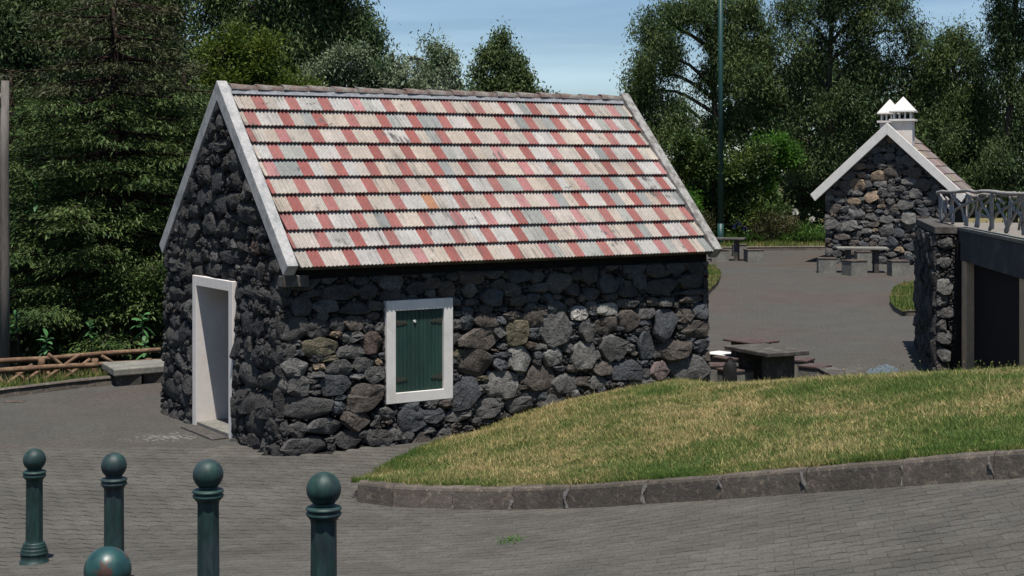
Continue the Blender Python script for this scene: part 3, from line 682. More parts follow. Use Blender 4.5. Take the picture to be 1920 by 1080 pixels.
def Tfar(a, z, d): return hp(HL + .03 + d, a, z)
# main stones of the long wall, read off the photograph: (x0, y0, x1, y1, colour) in crop pixels
crops = [((500, 480, 5.4), [(60, 600, 430, 870, 'd'), (420, 640, 660, 840, 'd'), (660, 620, 820, 760, 'd'), (800, 610, 1010, 750, 'b'), (670, 765, 780, 830, 't'), (750, 765, 1000, 880, 'g'), (980, 770, 1195, 980, 'r'),
    (380, 820, 720, 1010, 'o'), (50, 890, 300, 1050, 'd'), (730, 895, 1020, 1050, 'g'), (560, 1000, 750, 1075, 'o'), (240, 180, 570, 340, 'd'), (600, 300, 920, 450, 'd'), (500, 440, 730, 590, 'g'), (740, 480, 1060, 600, 'd'), (950, 300, 1150, 430, 'd'), (360, 345, 590, 425, 'd'), (280, 430, 490, 600, 'd')]),
  ((500, 660, 5.4), [(100, 70, 440, 250, 'l'), (440, 190, 600, 270, 'g'), (490, 115, 600, 190, 't'), (610, 95, 880, 245, 'g'), (880, 50, 1100, 210, 'g'), (840, 220, 1000, 285, 'l'), (1000, 140, 1195, 330, 'g'), (1110, 70, 1195, 140, 't'),
    (70, 250, 225, 420, 'l'), (225, 250, 440, 450, 'g'), (430, 270, 540, 325, 'd'), (430, 330, 560, 375, 'd'), (400, 378, 560, 440, 'd'), (555, 250, 835, 440, 's'), (830, 310, 1185, 600, 'b'), (640, 510, 800, 620, 's'), (700, 440, 825, 495, 's'),
    (100, 450, 640, 670, 'd'), (410, 670, 770, 850, 'g'), (770, 600, 1080, 810, 'b'), (60, 720, 240, 850, 'd'), (240, 710, 400, 870, 'd'), (190, 870, 600, 1050, 'd'), (700, 790, 970, 980, 'd'), (600, 865, 700, 912, 'd'), (610, 920, 700, 1000, 'd'),
    (1010, 780, 1270, 960, 'd'), (930, 800, 1030, 870, 'd'), (1150, 570, 1296, 690, 'g'), (1060, 700, 1150, 780, 'd'), (1100, 640, 1160, 700, 'd'), (1210, 680, 1280, 730, 'b')]),
  ((840, 500, 5.4), [(600, 170, 750, 300, 'g'), (870, 170, 1040, 265, 'g'), (270, 470, 530, 620, 'b'), (140, 500, 280, 650, 's'), (500, 505, 610, 585, 's'), (590, 455, 770, 550, 'b'), (770, 450, 970, 610, 'b'), (950, 455, 1260, 800, 'g'), (160, 620, 540, 840, 'b'),
    (490, 595, 610, 720, 'g'), (605, 550, 835, 790, 'o'), (820, 625, 940, 670, 's'), (800, 765, 930, 830, 'r'), (120, 845, 475, 1110, 'b'), (470, 870, 650, 930, 's'), (470, 930, 640, 1055, 's'), (630, 810, 880, 1070, 'L'), (840, 790, 1010, 850, 'g'), (880, 850, 985, 930, 's'),
    (970, 820, 1175, 1000, 'L'), (40, 840, 230, 910, 'o'), (30, 920, 130, 990, 'd'), (920, 385, 1045, 490, 'b'), (1250, 555, 1350, 600, 's'), (1240, 700, 1350, 750, 's'), (40, 660, 150, 800, 'd'), (40, 450, 165, 510, 'g')]),
  ((840, 640, 5.4), [(420, 320, 705, 570, 'l'), (30, 360, 325, 690, 's'), (300, 350, 420, 410, 'o'), (820, 255, 1080, 490, 'b'), (1080, 250, 1220, 310, 's'), (1060, 340, 1330, 510, 'g'), (700, 435, 830, 500, 'b'), (730, 350, 820, 430, 'b'), (755, 495, 980, 600, 's'), (900, 520, 1200, 700, 'g'),
    (1255, 500, 1350, 630, 'l'), (600, 565, 840, 730, 'g'), (280, 590, 510, 770, 'g'), (-30, 695, 215, 820, 'g'), (160, 670, 270, 715, 's'), (215, 630, 290, 670, 'b'), (650, 490, 735, 570, 'b'), (505, 600, 590, 670, 'g'), (40, 820, 160, 880, 'b'), (160, 850, 260, 910, 'd'), (260, 770, 360, 850, 'd'), (360, 790, 480, 850, 'd'), (480, 720, 570, 800, 'd'), (560, 740, 660, 820, 'd'), (-110, 880, 40, 990, 'd'), (1090, 180, 1160, 240, 'b')]),
  ((1080, 500, 4.696), [(-10, 350, 120, 470, 'W'), (120, 300, 205, 380, 'g'), (210, 320, 400, 430, 'W'), (395, 290, 555, 370, 'g'), (640, 270, 760, 350, 'b'), (760, 275, 900, 345, 'g'), (920, 262, 1165, 330, 'b'), (50, 465, 200, 660, 'g'), (200, 450, 360, 590, 'b'), (400, 380, 570, 580, 'b'), (545, 360, 700, 460, 'g'),
    (690, 365, 910, 640, 's'), (900, 370, 1030, 490, 'b'), (1055, 330, 1175, 460, 's'), (945, 470, 1175, 625, 'b'), (-10, 680, 175, 900, 'l'), (230, 615, 480, 820, 'g'), (480, 610, 555, 665, 's'), (560, 590, 710, 820, 's'), (730, 645, 1010, 820, 'b'), (1045, 640, 1175, 760, 's'), (575, 470, 690, 530, 's'), (360, 530, 440, 570, 's'),
    (315, 835, 580, 1010, 's'), (160, 830, 320, 960, 'b'), (660, 840, 840, 990, 'p'), (845, 805, 1160, 1000, 'g'), (110, 960, 290, 1070, 'g'), (480, 980, 680, 1060, 'g'), (580, 830, 660, 890, 's'), (280, 235, 385, 300, 'd'), (930, 65, 1175, 190, 'd'), (930, 200, 1165, 258, 'd'), (640, 110, 900, 240, 'd'), (400, 170, 550, 270, 'd'), (80, 190, 240, 290, 'd')])]
mains = []
for (ox, oy, s), L in crops:
    for x0, y0, x1, y1, c in L:
        ua, za = px_front(ox + x0 / s, oy + (y0 + y1) / 2 / s, .06); ub, _ = px_front(ox + x1 / s, oy + (y0 + y1) / 2 / s, .06); um, zt = px_front(ox + (x0 + x1) / 2 / s, oy + y0 / s, .06); _, zb = px_front(ox + (x0 + x1) / 2 / s, oy + y1 / s, .06)
        if ua < -.02: ua = -.03
        mains.append(((ua + ub) / 2, (zt + zb) / 2, (ub - ua) * 1.03, (zt - zb) * 1.03, c))
WU0, WU1, WZ0, WZ1 = 1.426, 2.40, .523, 1.835
fst = build_stones(mains, (-.03, HL + .06, -.1, 2.2), [(-1, 0, .04), (1, 0, HL + .07), (0, -1, .1), (0, 1, 2.16)], [(WU0, WU1, WZ0, WZ1)], Tfront, .072, 'dddggsbbs',
                   darts=[(.26, .42, 500), (.16, .26, 1500), (.11, .17, 1500)], asp=2.0, fillpal='ddddgsbkkrg')
gm = []
for x0, y0, x1, y1, c in [(600, 130, 760, 265, 'd'), (645, 265, 800, 420, 'd'), (455, 100, 610, 180, 'd'), (455, 530, 555, 660, 'g'), (455, 650, 560, 800, 'd'), (485, 800, 590, 920, 'd'), (585, 590, 740, 700, 'd'), (560, 700, 650, 830, 'd'), (60, 110, 150, 200, 'd'), (155, 85, 230, 170, 'd'), (55, 335, 140, 440, 'd'), (50, 620, 150, 740, 'd'), (135, 590, 225, 680, 'd'), (50, 260, 130, 330, 'd'), (130, 680, 200, 760, 'd'), (590, 840, 750, 930, 'd')]:
    X0, X1, Y0, Y1 = 290 + x0 / 2.92, 290 + x1 / 2.92, 500 + y0 / 2.92, 500 + y1 / 2.92
    va, _ = px_gable(X1, (Y0 + Y1) / 2, .07); vb, _ = px_gable(X0, (Y0 + Y1) / 2, .07); _, zt = px_gable((X0 + X1) / 2, Y0, .07); _, zb = px_gable((X0 + X1) / 2, Y1, .07)
    if va < 0: va = -.02
    gm.append(((va + vb) / 2, (zt + zb) / 2, vb - va, zt - zb, c))
for x0, y0, x1, y1, c in [(300, 320, 385, 400, 'd'), (450, 690, 565, 800, 'd'), (360, 610, 440, 720, 'd'), (225, 730, 310, 850, 'd'), (155, 680, 220, 760, 'd'), (150, 755, 225, 860, 'd'), (330, 760, 400, 860, 'd'), (400, 800, 470, 880, 'd'), (365, 935, 470, 1010, 'k'), (565, 960, 680, 1060, 'd'), (230, 1000, 345, 1075, 'd'), (65, 960, 150, 1050, 'd'), (580, 875, 650, 960, 'd'), (480, 880, 550, 960, 'r'), (430, 1005, 530, 1075, 'd'), (375, 230, 420, 310, 'd')]:
    X0, X1, Y0, Y1 = 290 + x0 / 2.92, 290 + x1 / 2.92, 150 + y0 / 2.92, 150 + y1 / 2.92
    va, _ = px_gable(X1, (Y0 + Y1) / 2, .07); vb, _ = px_gable(X0, (Y0 + Y1) / 2, .07); _, zt = px_gable((X0 + X1) / 2, Y0, .07); _, zb = px_gable((X0 + X1) / 2, Y1, .07)
    gm.append(((va + vb) / 2, (zt + zb) / 2, vb - va, zt - zb, c))
sl = (HR - HE) / (HW / 2 + .2)
rl = [(-sl, 1, HE + .2 * sl - .13), (sl, 1, HE + .2 * sl - .13 + sl * HW)]
gst = build_stones(gm, (-.03, HW + .03, -.1, 4.4), [(-1, 0, .04), (1, 0, HW + .01), (0, -1, .1)] + rl, [(DV0, DV1, -1, DZT)], Tgable, .08, 'ddkddg', dome=True, hmul=.95,
                   darts=[(.28, .42, 500), (.17, .28, 2500), (.12, .17, 2500)], asp=1.4, flip=True, fillpal='kddkddkr')
fs_ = build_stones([], (-.03, HW + .03, -.1, 4.4), [(-1, 0, .0), (1, 0, HW + .0), (0, -1, .1)] + rl, [], Tfar, .2, 'dkg', hmul=1, darts=[(.3, .45, 600), (.2, .3, 900)], fillpal='dk')
# quoins whose rounded ends show beyond the far corner
vf = lambda x, z: z > .0 and (x > 2.2 or z > -.05)
emit(fst, 190, front, mat_stone, vis=lambda x, z: not (x > 3 and z < (x - 2.4) * .11 - .05))
emit(gst, 110, gable, mat_lava)
mbq = MB()
for s in fs_: mbq.add(s[1], s[2], s[3])
wobj('stones', mbq.mesh('stones', True), fargable, mat_stone, kind='stuff')
# doorway: plaster band, reveal, threshold
def frame_u(mb, u0, u1, v0, v1, z0, z1, wd, sill=False):
    mb.box(u0, u1, v0, v0 + wd, z0, z1, T=hp); mb.box(u0, u1, v1 - wd, v1, z0, z1, T=hp); mb.box(u0, u1, v0 + wd, v1 - wd, z1 - wd, z1, T=hp)
    if sill: mb.box(u0, u1, v0 + wd, v1 - wd, z0, z0 + wd, T=hp)
mb = MB(); frame_u(mb, -.06, WT + .01, DV0, DV1, -.05, DZT, FW); dfr = bevel(wobj('door_frame', mb.mesh('door_frame'), cot, mat_plaster), .006)
mb = MB(); mb.box(-.05, WT + .3, DV0 + FW, DV1 - FW, -.05, .055, T=hp); bevel(wobj('threshold', mb.mesh('threshold'), cot, mat_conc), .006)
mb = MB(); mb.box(-.30, -.065, DV0 + .1, DV1 - .2, -.03, .018, T=hp); bevel(wobj('door_step', mb.mesh('door_step'), cot, mat_conc_dark), .004)
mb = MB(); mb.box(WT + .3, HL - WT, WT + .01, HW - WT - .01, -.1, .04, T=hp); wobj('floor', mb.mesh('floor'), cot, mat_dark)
# window with two shutters
wfr = MB(); fw = .132; y0, y1 = -.055, .06
wfr.box(WU0, WU0 + fw, y0, y1, WZ0, WZ1, T=hp); wfr.box(WU1 - fw, WU1, y0, y1, WZ0, WZ1, T=hp)
wfr.box(WU0 + fw, WU1 - fw, y0, y1, WZ1 - fw, WZ1, T=hp); wfr.box(WU0 + fw, WU1 - fw, y0, y1, WZ0, WZ0 + fw, T=hp)
bevel(wobj('window_frame', wfr.mesh('window_frame'), cot, mat_white), .005)
su0, su1, sz0, sz1 = WU0 + fw, WU1 - fw, WZ0 + fw, WZ1 - fw; smid = (su0 + su1) / 2 + .005
for a, b, hx in ((su0 + .004, smid - .003, 0), (smid + .003, su1 - .004, 1)):
    mb = MB(); mb.box(a, b, -.004, .05, sz0 + .004, sz1 - .004, T=hp); sh = wobj('shutter', mb.mesh('shutter'), cot, mat_shutter)
    n = 6
    for k in range(n):
        mb = MB(); p0 = a + (b - a) * k / n + .0025; p1 = a + (b - a) * (k + 1) / n - .0025
        mb.box(p0, p1, -.017 - random.uniform(0, .002), -.0035, sz0 + .006, sz1 - .006, T=hp); bevel(wobj('plank', mb.mesh('plank'), sh, mat_shutter), .002, 1)
    for zc in (sz1 - .16, sz0 + .16):      # ornate strap hinges
        mb = MB(); Ls = .17; n = 12; up = []; lo = []
        sh_ = [.022, .038, .026, .040, .022, .034, .018, .030, .016, .026, .014, .004]
        for k in range(n):
            t = k / (n - 1); u = (a + .008 + Ls * t) if hx == 0 else (b - .008 - Ls * t); up.append((u, zc + sh_[k] + .006 * math.sin(k * 2.1))); lo.append((u, zc - sh_[k]))
        vs = [hp(u, -.025, z) for u, z in up] + [hp(u, -.025, z) for u, z in lo] + [hp(u, -.015, z) for u, z in up] + [hp(u, -.015, z) for u, z in lo]
        fs = []
        for k in range(n - 1):
            fs += [(k, k + 1, n + k + 1, n + k), (2 * n + k, 2 * n + k + 1, k + 1, k), (n + k, n + k + 1, 3 * n + k + 1, 3 * n + k)]
        if hx == 0: fs = [f[::-1] for f in fs]
        mb.add(vs, fs)
        for k in range(1, n - 1, 3):
            u, z = up[k]; mb.tube([hp(u, -.022, zc), hp(u, -.034, zc)], .007, 6)
        wobj('strap_hinge', mb.mesh('strap_hinge'), sh, mat_rust)
    if hx == 0:
        mb = MB(); ku, kz = px_front(781.5, 603, .08); mb.tube([hp(ku, -.012, kz), hp(ku, -.034, kz)], [.019, .017], 12); wobj('round_knob', mb.mesh('round_knob'), sh, mat_white)
# roof
SL = math.hypot(HW / 2 + .2, HR - HE); cs, sn = (HW / 2 + .2) / SL, (HR - HE) / SL
def roofp(u, s, n, side=0):             # s = distance up the slope from the eave, n = height above the deck
    v = -.2 + s * cs - n * sn; z = HE + s * sn + n * cs
    if side: v = HW - v
    return hp(u, v, z)
roof = MB(); NR, TW = 10, .1625; EX = (SL - .10) / NR
for side in (0, 1):
    roof.box(.10, HL + .02, .07, SL - .02, -.10, -.045, T=lambda a, b, c: roofp(a, b, c, side))
deck = wobj('roof', roof.mesh('roof'), cot, mat_conc_dark)
def tile_mesh(name, width=TW, full=True, expo=EX, waves=3, amp=.0085, n=18):
    mb = MB(); vs = []; Lt = expo + .05; nn = max(4, int(n * width / TW))
    for (y, off) in ((0, .048), (Lt, -.004)):
        for lay in (0, -.018):
            for k in range(nn + 1):
                x = width * k / nn; vs.append((x, y, off + lay + amp * math.cos(2 * math.pi * (waves * x / TW))))
    m = nn + 1; fs = []
    for k in range(nn):
        fs += [(k, k + 1, 2 * m + k + 1, 2 * m + k), (m + k, m + k + 1, k + 1, k)]
    fs += [(0, 2 * m, 3 * m, m), (nn, m + nn, 3 * m + nn, 2 * m + nn)]
    mb.add(vs, fs); me = mb.mesh(name); me.materials.append(mat_tile); return me
full_me = tile_mesh('roof_tile')
REDS = [1.56, .39, 2.5, 1.3, .3, 2.35, 1.2, .1, 2.25, 1.05]     # top row first: where the first red tile starts
reds = [(.285, .102, .090), (.30, .120, .108), (.27, .095, .084), (.31, .132, .12)]; pinks = [(.37, .19, .185), (.35, .16, .155)]
creams = [(.39, .335, .28), (.40, .35, .30), (.37, .335, .295), (.41, .365, .325)]; whites = [(.42, .395, .37), (.39, .375, .355)]; greys = [(.27, .275, .26), (.31, .31, .285), (.24, .25, .24)]
U0, U1 = .145, HL - .02; tiles = []
def basis(side=0):
    e = Vector((U[0], U[1], 0)); g = Vector(roofp(0, 1, 0)) - Vector(roofp(0, 0, 0)); n = Vector(roofp(0, 0, 1)) - Vector(roofp(0, 0, 0)); return e, g, n
eu, eg, en = basis()
from mathutils import Matrix
for r in range(NR):
    row = NR - 1 - r; s0 = .0 + row * EX; off = REDS[r]; start = U0; fr = off % 1.0
    c0 = -1 if fr > .05 else 0; cols = []
    col = c0; 
    while True:
        a = U0 + (col + fr) * TW; b = a + TW
        if a >= U1 - .02: break
        idx = (col - math.floor(off)) % 3
        aa, bb = max(a, U0), min(b, U1)
        if bb - aa > .02: tiles.append((row, aa, bb, a, idx))
        col += 1
def tile_col(row, a, idx):
    gy = math.sin(a * 1.7 + row * 1.3) + math.sin(a * .9 - row * .8) ; right = a / HL
    q = random.random()
    if idx == 0:
        c = random.choice(pinks if q < .14 + .1 * right else reds)
        if row == 3 and abs(a - 2.25) < .12: c = (.36, .185, .11)
        return c
    pg = .05 + .22 * right * (row < 9) + (.16 if gy > 1.0 else 0)
    if q < pg: return random.choice(greys)
    if q < pg + .25: return random.choice(whites)
    return random.choice(creams)
fieldt = []
order = sorted(range(len(tiles)), key=lambda i: tiles[i][1] - tiles[i][0] * .02)
ind = set(order[:300]); prevc = None
fcols = []
fmb = MB()
for i, (row, aa, bb, a, idx) in enumerate(tiles):
    c = tile_col(row, a, idx)
    if idx == 2 and random.random() < .45 and prevc: c = prevc
    prevc = c; k = random.uniform(.94, 1.06); c = tuple(x * k for x in c)
    wdt = bb - aa; me = full_me if wdt > TW - .003 else tile_mesh('roof_tile', wdt)
    if i in ind or wdt <= TW - .003 and False:
        o = link('roof_tile', me, None, None); o.color = c + (1,)
        org = Vector(roofp(aa, row * EX, random.uniform(-.002, .003)))
        rt = random.uniform(-.004, .004); Mx = Matrix((( *eu, 0), (*eg, 0), (*en, 0), (0, 0, 0, 1))).transposed(); Mx.translation = org
        o.matrix_world = Mx; o.matrix_basis = Mx; set_parent_keep(o, deck); 
    else:
        fcols.append(c); org = Vector(roofp(aa, row * EX, random.uniform(-.002, .003)))
        vs = [org + eu * v.co.x + eg * v.co.y + en * v.co.z for v in me.vertices]; fmb.add(vs, [tuple(p.vertices) for p in me.polygons], c)
# the tiles past the first 300 are one mesh with the same clay, coloured per tile
mt2 = mat_tile.copy(); mt2.name = 'roof_tile_clay_field'
for nd in list(mt2.node_tree.nodes):
    if nd.type == 'MIX_RGB' and nd.blend_type == 'MULTIPLY' and nd.inputs[2].links and nd.inputs[2].links[0].from_node.type == 'OBJECT_INFO':
        at = mt2.node_tree.nodes.new('ShaderNodeAttribute'); at.attribute_name = 'tint'; mt2.node_tree.links.new(at.outputs['Color'], nd.inputs[2])
wobj('roof_tiles', fmb.mesh('roof_tiles', True), deck, mt2, kind='stuff')
# back slope tiles, out of sight from the front
bm_ = MB(); k = 0
for row in range(NR):
    a = U0
    while a < U1 - .03:
        org = Vector(roofp(a, row * EX, 0, 1)); eg2 = Vector(roofp(0, 1, 0, 1)) - Vector(roofp(0, 0, 0, 1)); en2 = Vector(roofp(0, 0, 1, 1)) - Vector(roofp(0, 0, 0, 1)); b = min(a + TW, U1)
        vs = [org + eu * min(v.co.x, U1 - a) + eg2 * v.co.y + en2 * v.co.z for v in full_me.vertices]; bm_.add(vs, [tuple(p.vertices)[::-1] for p in full_me.polygons], tile_col(row, a, k % 3)); a += TW; k += 1
wobj('roof_tiles', bm_.mesh('roof_tiles', True), deck, mt2, kind='stuff')
# cracks and black lichen on single tiles: real thin chips lying on the tiles
def crack(px, py, wpx):
    u = (px - 960) / F
    best = None
    for s in np.arange(0, SL, .02):
        for uu in np.arange(.2, HL, .04):
            q = roofp(uu, s, .03); X = 960 + F * q[0] / q[1]; Y = YH + F * (CAMZ - q[2]) / q[1]; d = (X - px) ** 2 + (Y - py) ** 2
            if best is None or d < best[0]: best = (d, uu, s)
    return best[1], best[2]
for px, py in ((498, 194), (582, 197), (616, 235), (887, 411), (1067, 353)):
    u, s = crack(px, py, 20); mb = MB(); pts = []; n = 9
    for k in range(n):
        t = k / (n - 1); uu = u - .07 + .14 * t; sr = (s % EX) / EX; nn = .048 - .048 * sr + .0085 * math.cos(2 * math.pi * 3 * ((uu - U0) / TW)) + .006
        pts.append(roofp(uu, s + .012 * math.sin(t * 9) + .02 * t, nn))
    mb.tube(pts, .003, 4); wobj('crack', mb.mesh('crack'), deck, mat_dirt)
# ridge: mortar bed and half round tiles
rd = MB(); prof = [(-.105, -.10), (-.08, -.045), (.0, .02), (.08, -.045), (.105, -.10)]
vs = []; n = 60
for i in range(n + 1):
    u = .12 + (HL - .16) * i / n; j = .006 * math.sin(i * 2.4)
    vs += [hp(u, HW / 2 + a + (j if a > 0 else -j), HR + b + .045) for a, b in prof]
rd.add(vs, [(i * 5 + k, i * 5 + k + 1, (i + 1) * 5 + k + 1, (i + 1) * 5 + k) for i in range(n) for k in range(4)])
ridge = wobj('ridge', rd.mesh('ridge'), cot, mat_mortar)
nrt = 17; lt = (HL - .2) / nrt
for i in range(nrt):
    mb = MB(); u0 = .14 + i * lt; vs = []; q = 9; ju = random.uniform(-.006, .006)
    for (u, rr, dz) in ((u0, .098, .006), (u0 + lt + .03, .082, -.004)):
        for rad in (rr, rr - .014):
            for k in range(q):
                t = math.pi * (.02 + .96 * k / (q - 1)); vs.append(hp(u, HW / 2 + rad * math.cos(t), HR + .0 + dz + ju + rad * .85 * math.sin(t)))
    fs = []
    for k in range(q - 1):
        fs += [(k, k + 1, 2 * q + k + 1, 2 * q + k), (q + k, q + k + 1, k + 1, k), (2 * q + k, 2 * q + k + 1, 3 * q + k + 1, 3 * q + k)]
    mb.add(vs, fs); wobj('ridge_tile', mb.mesh('ridge_tile'), ridge, mat_ridge, True)
# gable copings
def coping(u0, u1, lowext, mat, side, n0=-.10, n1=.085):
    mb = MB(); L2 = SL + .055; a, b = lowext, L2
    apex_v = HW / 2
    def P(u, s, n):
        q = roofp(u, s, n, side); return q
    # mitre at the apex: end where v == HW/2
    def s_at(n): return (HW / 2 + .2 + n * sn) / cs
    p = [P(u0, a, n0), P(u1, a, n0), P(u1, s_at(n0) - .001, n0), P(u0, s_at(n0) - .001, n0), P(u0, a, n1), P(u1, a, n1), P(u1, s_at(n1) - .001, n1), P(u0, s_at(n1) - .001, n1)]
    mb.hexa(p)
    if side: mb.f = [f[::-1] for f in mb.f]
    o = wobj('coping', mb.mesh('coping'), cot, mat); return bevel(o, .008)
coping(-.035, .11, -.01, mat_coping, 0); coping(-.035, .11, .08, mat_coping, 1)
coping(HL - .03, HL + .12, -.0, mat_coping_far, 0); coping(HL - .03, HL + .12, .0, mat_coping_far, 1)
mb = MB(); mb.box(-.04, .30, -.155, .04, HE - .215, HE - .075, T=hp); bevel(wobj('corbel', mb.mesh('corbel'), cot, mat_conc_dark), .01)

# ------------------------------------------------------------------ the far cottage
AL = .37; C2 = np.array([12.36, 51.0]); E1 = np.array([math.cos(AL), -math.sin(AL)]); A2 = np.array([math.sin(AL), math.cos(AL)])
def h2(c, d, z): q = C2 + c * E1 + d * A2; return (q[0], q[1], z)
H2R, H2E, HB2, L2 = 4.86, 2.50, 2.50, 4.6; SL2 = (H2R - H2E) / HB2
cot2 = empty('stone_cottage', h2(0, 0, .2), label='small far stone cottage with white gable boards and two chimneys', cat='cottage')
OV = .31; W2 = 2.06
mb = MB(); zz = lambda c: H2R - .22 - SL2 * abs(c)
pr = [(-W2, .0), (W2, .0), (W2, zz(W2)), (0, zz(0)), (-W2, zz(W2))]; n = 5
vs = [h2(c, OV + .02, z) for c, z in pr] + [h2(c, OV + L2, z) for c, z in pr]
mb.add(vs, [tuple(range(n)), tuple(range(n, 2 * n))[::-1]] + [(k, n + k, n + (k + 1) % n, (k + 1) % n) for k in range(n)])
g2 = wobj('gable_wall', mb.mesh('gable_wall'), cot2, mat_core)
s2 = build_stones([], (-W2, W2, .1, 4.5), [(-1, 0, W2 + .02), (1, 0, W2 + .02), (0, -1, -.1), (SL2, 1, H2R - .24), (-SL2, 1, H2R - .24)], [], lambda a, z, d: h2(a, OV - d, z), .12, 'gglsglbtg',
                  darts=[(.38, .55, 350), (.25, .38, 1200), (.18, .25, 1500)], asp=2.1, fillpal='dgsgkg', hmul=1.0)
emit(s2, 140, g2, mat_stone)
for sgn in (-1, 1):
    mb = MB()
    def RP(s, d, n):   # s: horizontal distance from ridge
        q = np.array([SL2, 1.0]) / math.hypot(SL2, 1); return h2(sgn * (s + n * q[0]), d, H2R - SL2 * s + n * q[1] - .03)
    p = [RP(HB2 - .02, .03, -.13), RP(HB2 - .02, L2 + .4, -.13), RP(.0, L2 + .4, -.13), RP(.0, .03, -.13), RP(HB2 - .02, .03, -.03), RP(HB2 - .02, L2 + .4, -.03), RP(.0, L2 + .4, -.03), RP(.0, .03, -.03)]
    mb.hexa(p)
    rf = wobj('roof', mb.mesh('roof'), cot2, mat_conc_dark)
    nr = 9
    for r in range(nr):
        for c in range(8):
            mb = MB(); d0 = .22 + c * (L2 + .15) / 8; d1 = d0 + (L2 + .15) / 8 - .006; s1 = HB2 * (r + 1) / nr + .03; s0 = HB2 * r / nr - .02; s0 = max(s0, .02)
            m = 6; vs = []
            for (s, off) in ((s1, .035), (s0, .002)):
                for lay in (0, -.02):
                    for k in range(m + 1):
                        vs.append(RP(s, d0 + (d1 - d0) * k / m, off + lay + .008 * math.cos(k * math.pi)))
            q = m + 1; fs = []
            for k in range(m): fs += [(k, k + 1, 2 * q + k + 1, 2 * q + k), (q + k, q + k + 1, k + 1, k)]
            fs += [(0, 2 * q, 3 * q, q), (m, q + m, 3 * q + m, 2 * q + m)]
            mb.add(vs, fs if sgn > 0 else [f[::-1] for f in fs])
            if sgn > 0:
                o = wobj('roof_tile', mb.mesh('roof_tile'), rf, mat_tile); o.color = tuple(x * random.uniform(.8, 1.1) for x in random.choice([(.22, .16, .14), (.25, .20, .18), (.19, .135, .12), (.28, .24, .22)])) + (1,)
            elif c == 0 and r == 0: allb = mb
            else: allb.add(mb.v, mb.f)
    if sgn < 0: o = wobj('roof_tiles', allb.mesh('roof_tiles'), rf, mat_ridge, kind='stuff')
    mb = MB(); hv = .385
    def BP(s, d, dz): return h2(sgn * s, d, H2R + .07 - SL2 * s + dz)
    e = .13
    p = [BP(HB2 - .13, 0, -hv + .02 - .0), BP(HB2 - .13, .20, -hv + .02), BP(0.0005, .20, -hv), BP(0.0005, 0, -hv), BP(HB2 + .02, 0, 0), BP(HB2 + .02, .20, 0), BP(0.0005, .20, 0), BP(0.0005, 0, 0)]
    mb.hexa(p if sgn < 0 else p)
    if sgn > 0: pass
    bevel(wobj('gable_board', mb.mesh('gable_board'), cot2, mat_white), .008)
def chimney(c, d, top, hwid, zb):
    mb = MB(); b = hwid * .78
    T = lambda x, y, z: h2(c + x, d + y, z)
    mb.box(-b, b, -b, b, zb, top - .83, T=T); ch = bevel(wobj('chimney', mb.mesh('chimney'), cot2, mat_plaster), .006)
    mb = MB(); mb.box(-hwid, hwid, -hwid, hwid, top - .83, top - .76, T=T); bevel(wobj('chimney_ledge', mb.mesh('chimney_ledge'), ch, mat_white), .006)
    for x in (-1, -.33, .33, 1):
        for y in (-1, 1):
            mb = MB(); mb.box(x * b * .82 - .028, x * b * .82 + .028, y * b * .82 - .028, y * b * .82 + .028, top - .76, top - .53, T=T); wobj('vent_post', mb.mesh('vent_post'), ch, mat_white)
    mb = MB(); mb.box(-b * .6, b * .6, -b * .6, b * .6, top - .76, top - .60, T=T); wobj('flue', mb.mesh('flue'), ch, mat_dark)
    mb = MB(); mb.box(-hwid, hwid, -hwid, hwid, top - .53, top - .48, T=T)
    q = hwid * .97; mb.add([T(-q, -q, top - .48), T(q, -q, top - .48), T(q, q, top - .48), T(-q, q, top - .48), T(0, 0, top)], [(0, 1, 4), (1, 2, 4), (2, 3, 4), (3, 0, 4)])
    wobj('chimney_cap', mb.mesh('chimney_cap'), ch, mat_white)
chimney(.44, .74, 5.82, .42, 4.1); chimney(-.24, 2.6, 5.82, .39, 4.3)

# ------------------------------------------------------------------ terrace building on the right
TB = 2.52
ter = empty('terrace_building', (7.5, 24, .05), label='flat roofed stone and concrete store with a branch railing on top', cat='building')
pA = np.array([7.16, 26.05]); pB = np.array([7.86, 29.9]); wd_ = (pB - pA) / np.linalg.norm(pB - pA); wn = np.array([wd_[1], -wd_[0]])   # wn points right
def wp(a, d, z): q = pA + wd_ * a - wn * d; return (q[0], q[1], z)       # a along, d out to the left
WLn = float(np.linalg.norm(pB - pA))
mb = MB(); mb.box(.02, WLn, -.30, -.02, -.2, TB - .12, T=wp); mb.f = [f for f in mb.f]; sw = wobj('stone_wall', mb.mesh('stone_wall'), ter, mat_core)
st = build_stones([], (-.0, WLn + .02, -.1, TB - .1), [(-1, 0, .02), (1, 0, WLn + .05), (0, 1, TB - .13), (0, -1, .1)], [], lambda a, z, d: wp(a, d, z), .1, 'ddkd', hmul=1.2, darts=[(.3, .5, 400), (.18, .3, 800)], asp=1.7, fillpal='dkk', flip=True)
emit(st, 50, sw, mat_stone)
st = build_stones([(.10, 1.93, .22, .17, 'g'), (.12, 1.52, .27, .26, 'l'), (.08, 1.28, .2, .2, 'l'), (.13, 1.07, .27, .17, 'g'), (.08, .87, .18, .18, 'g'), (.13, .66, .26, .2, 'g'), (.1, .38, .24, .27, 'g'), (.11, .13, .24, .18, 'b'), (.13, 2.24, .25, .2, 'g')],
                  (-.02, .30, -.1, TB - .12), [(-1, 0, .02), (1, 0, .31), (0, 1, TB - .14), (0, -1, .1)], [], lambda a, z, d: wp(-d, -a, z), .07, 'ggsdb', fillpal='dgdg')
emit(st, 30, sw, mat_stone)
mb = MB(); mb.box(-.05, WLn + .05, -.34, .05, TB - .12, TB + .0, T=wp); bevel(wobj('wall_cap', mb.mesh('wall_cap'), ter, mat_conc_dark), .01)
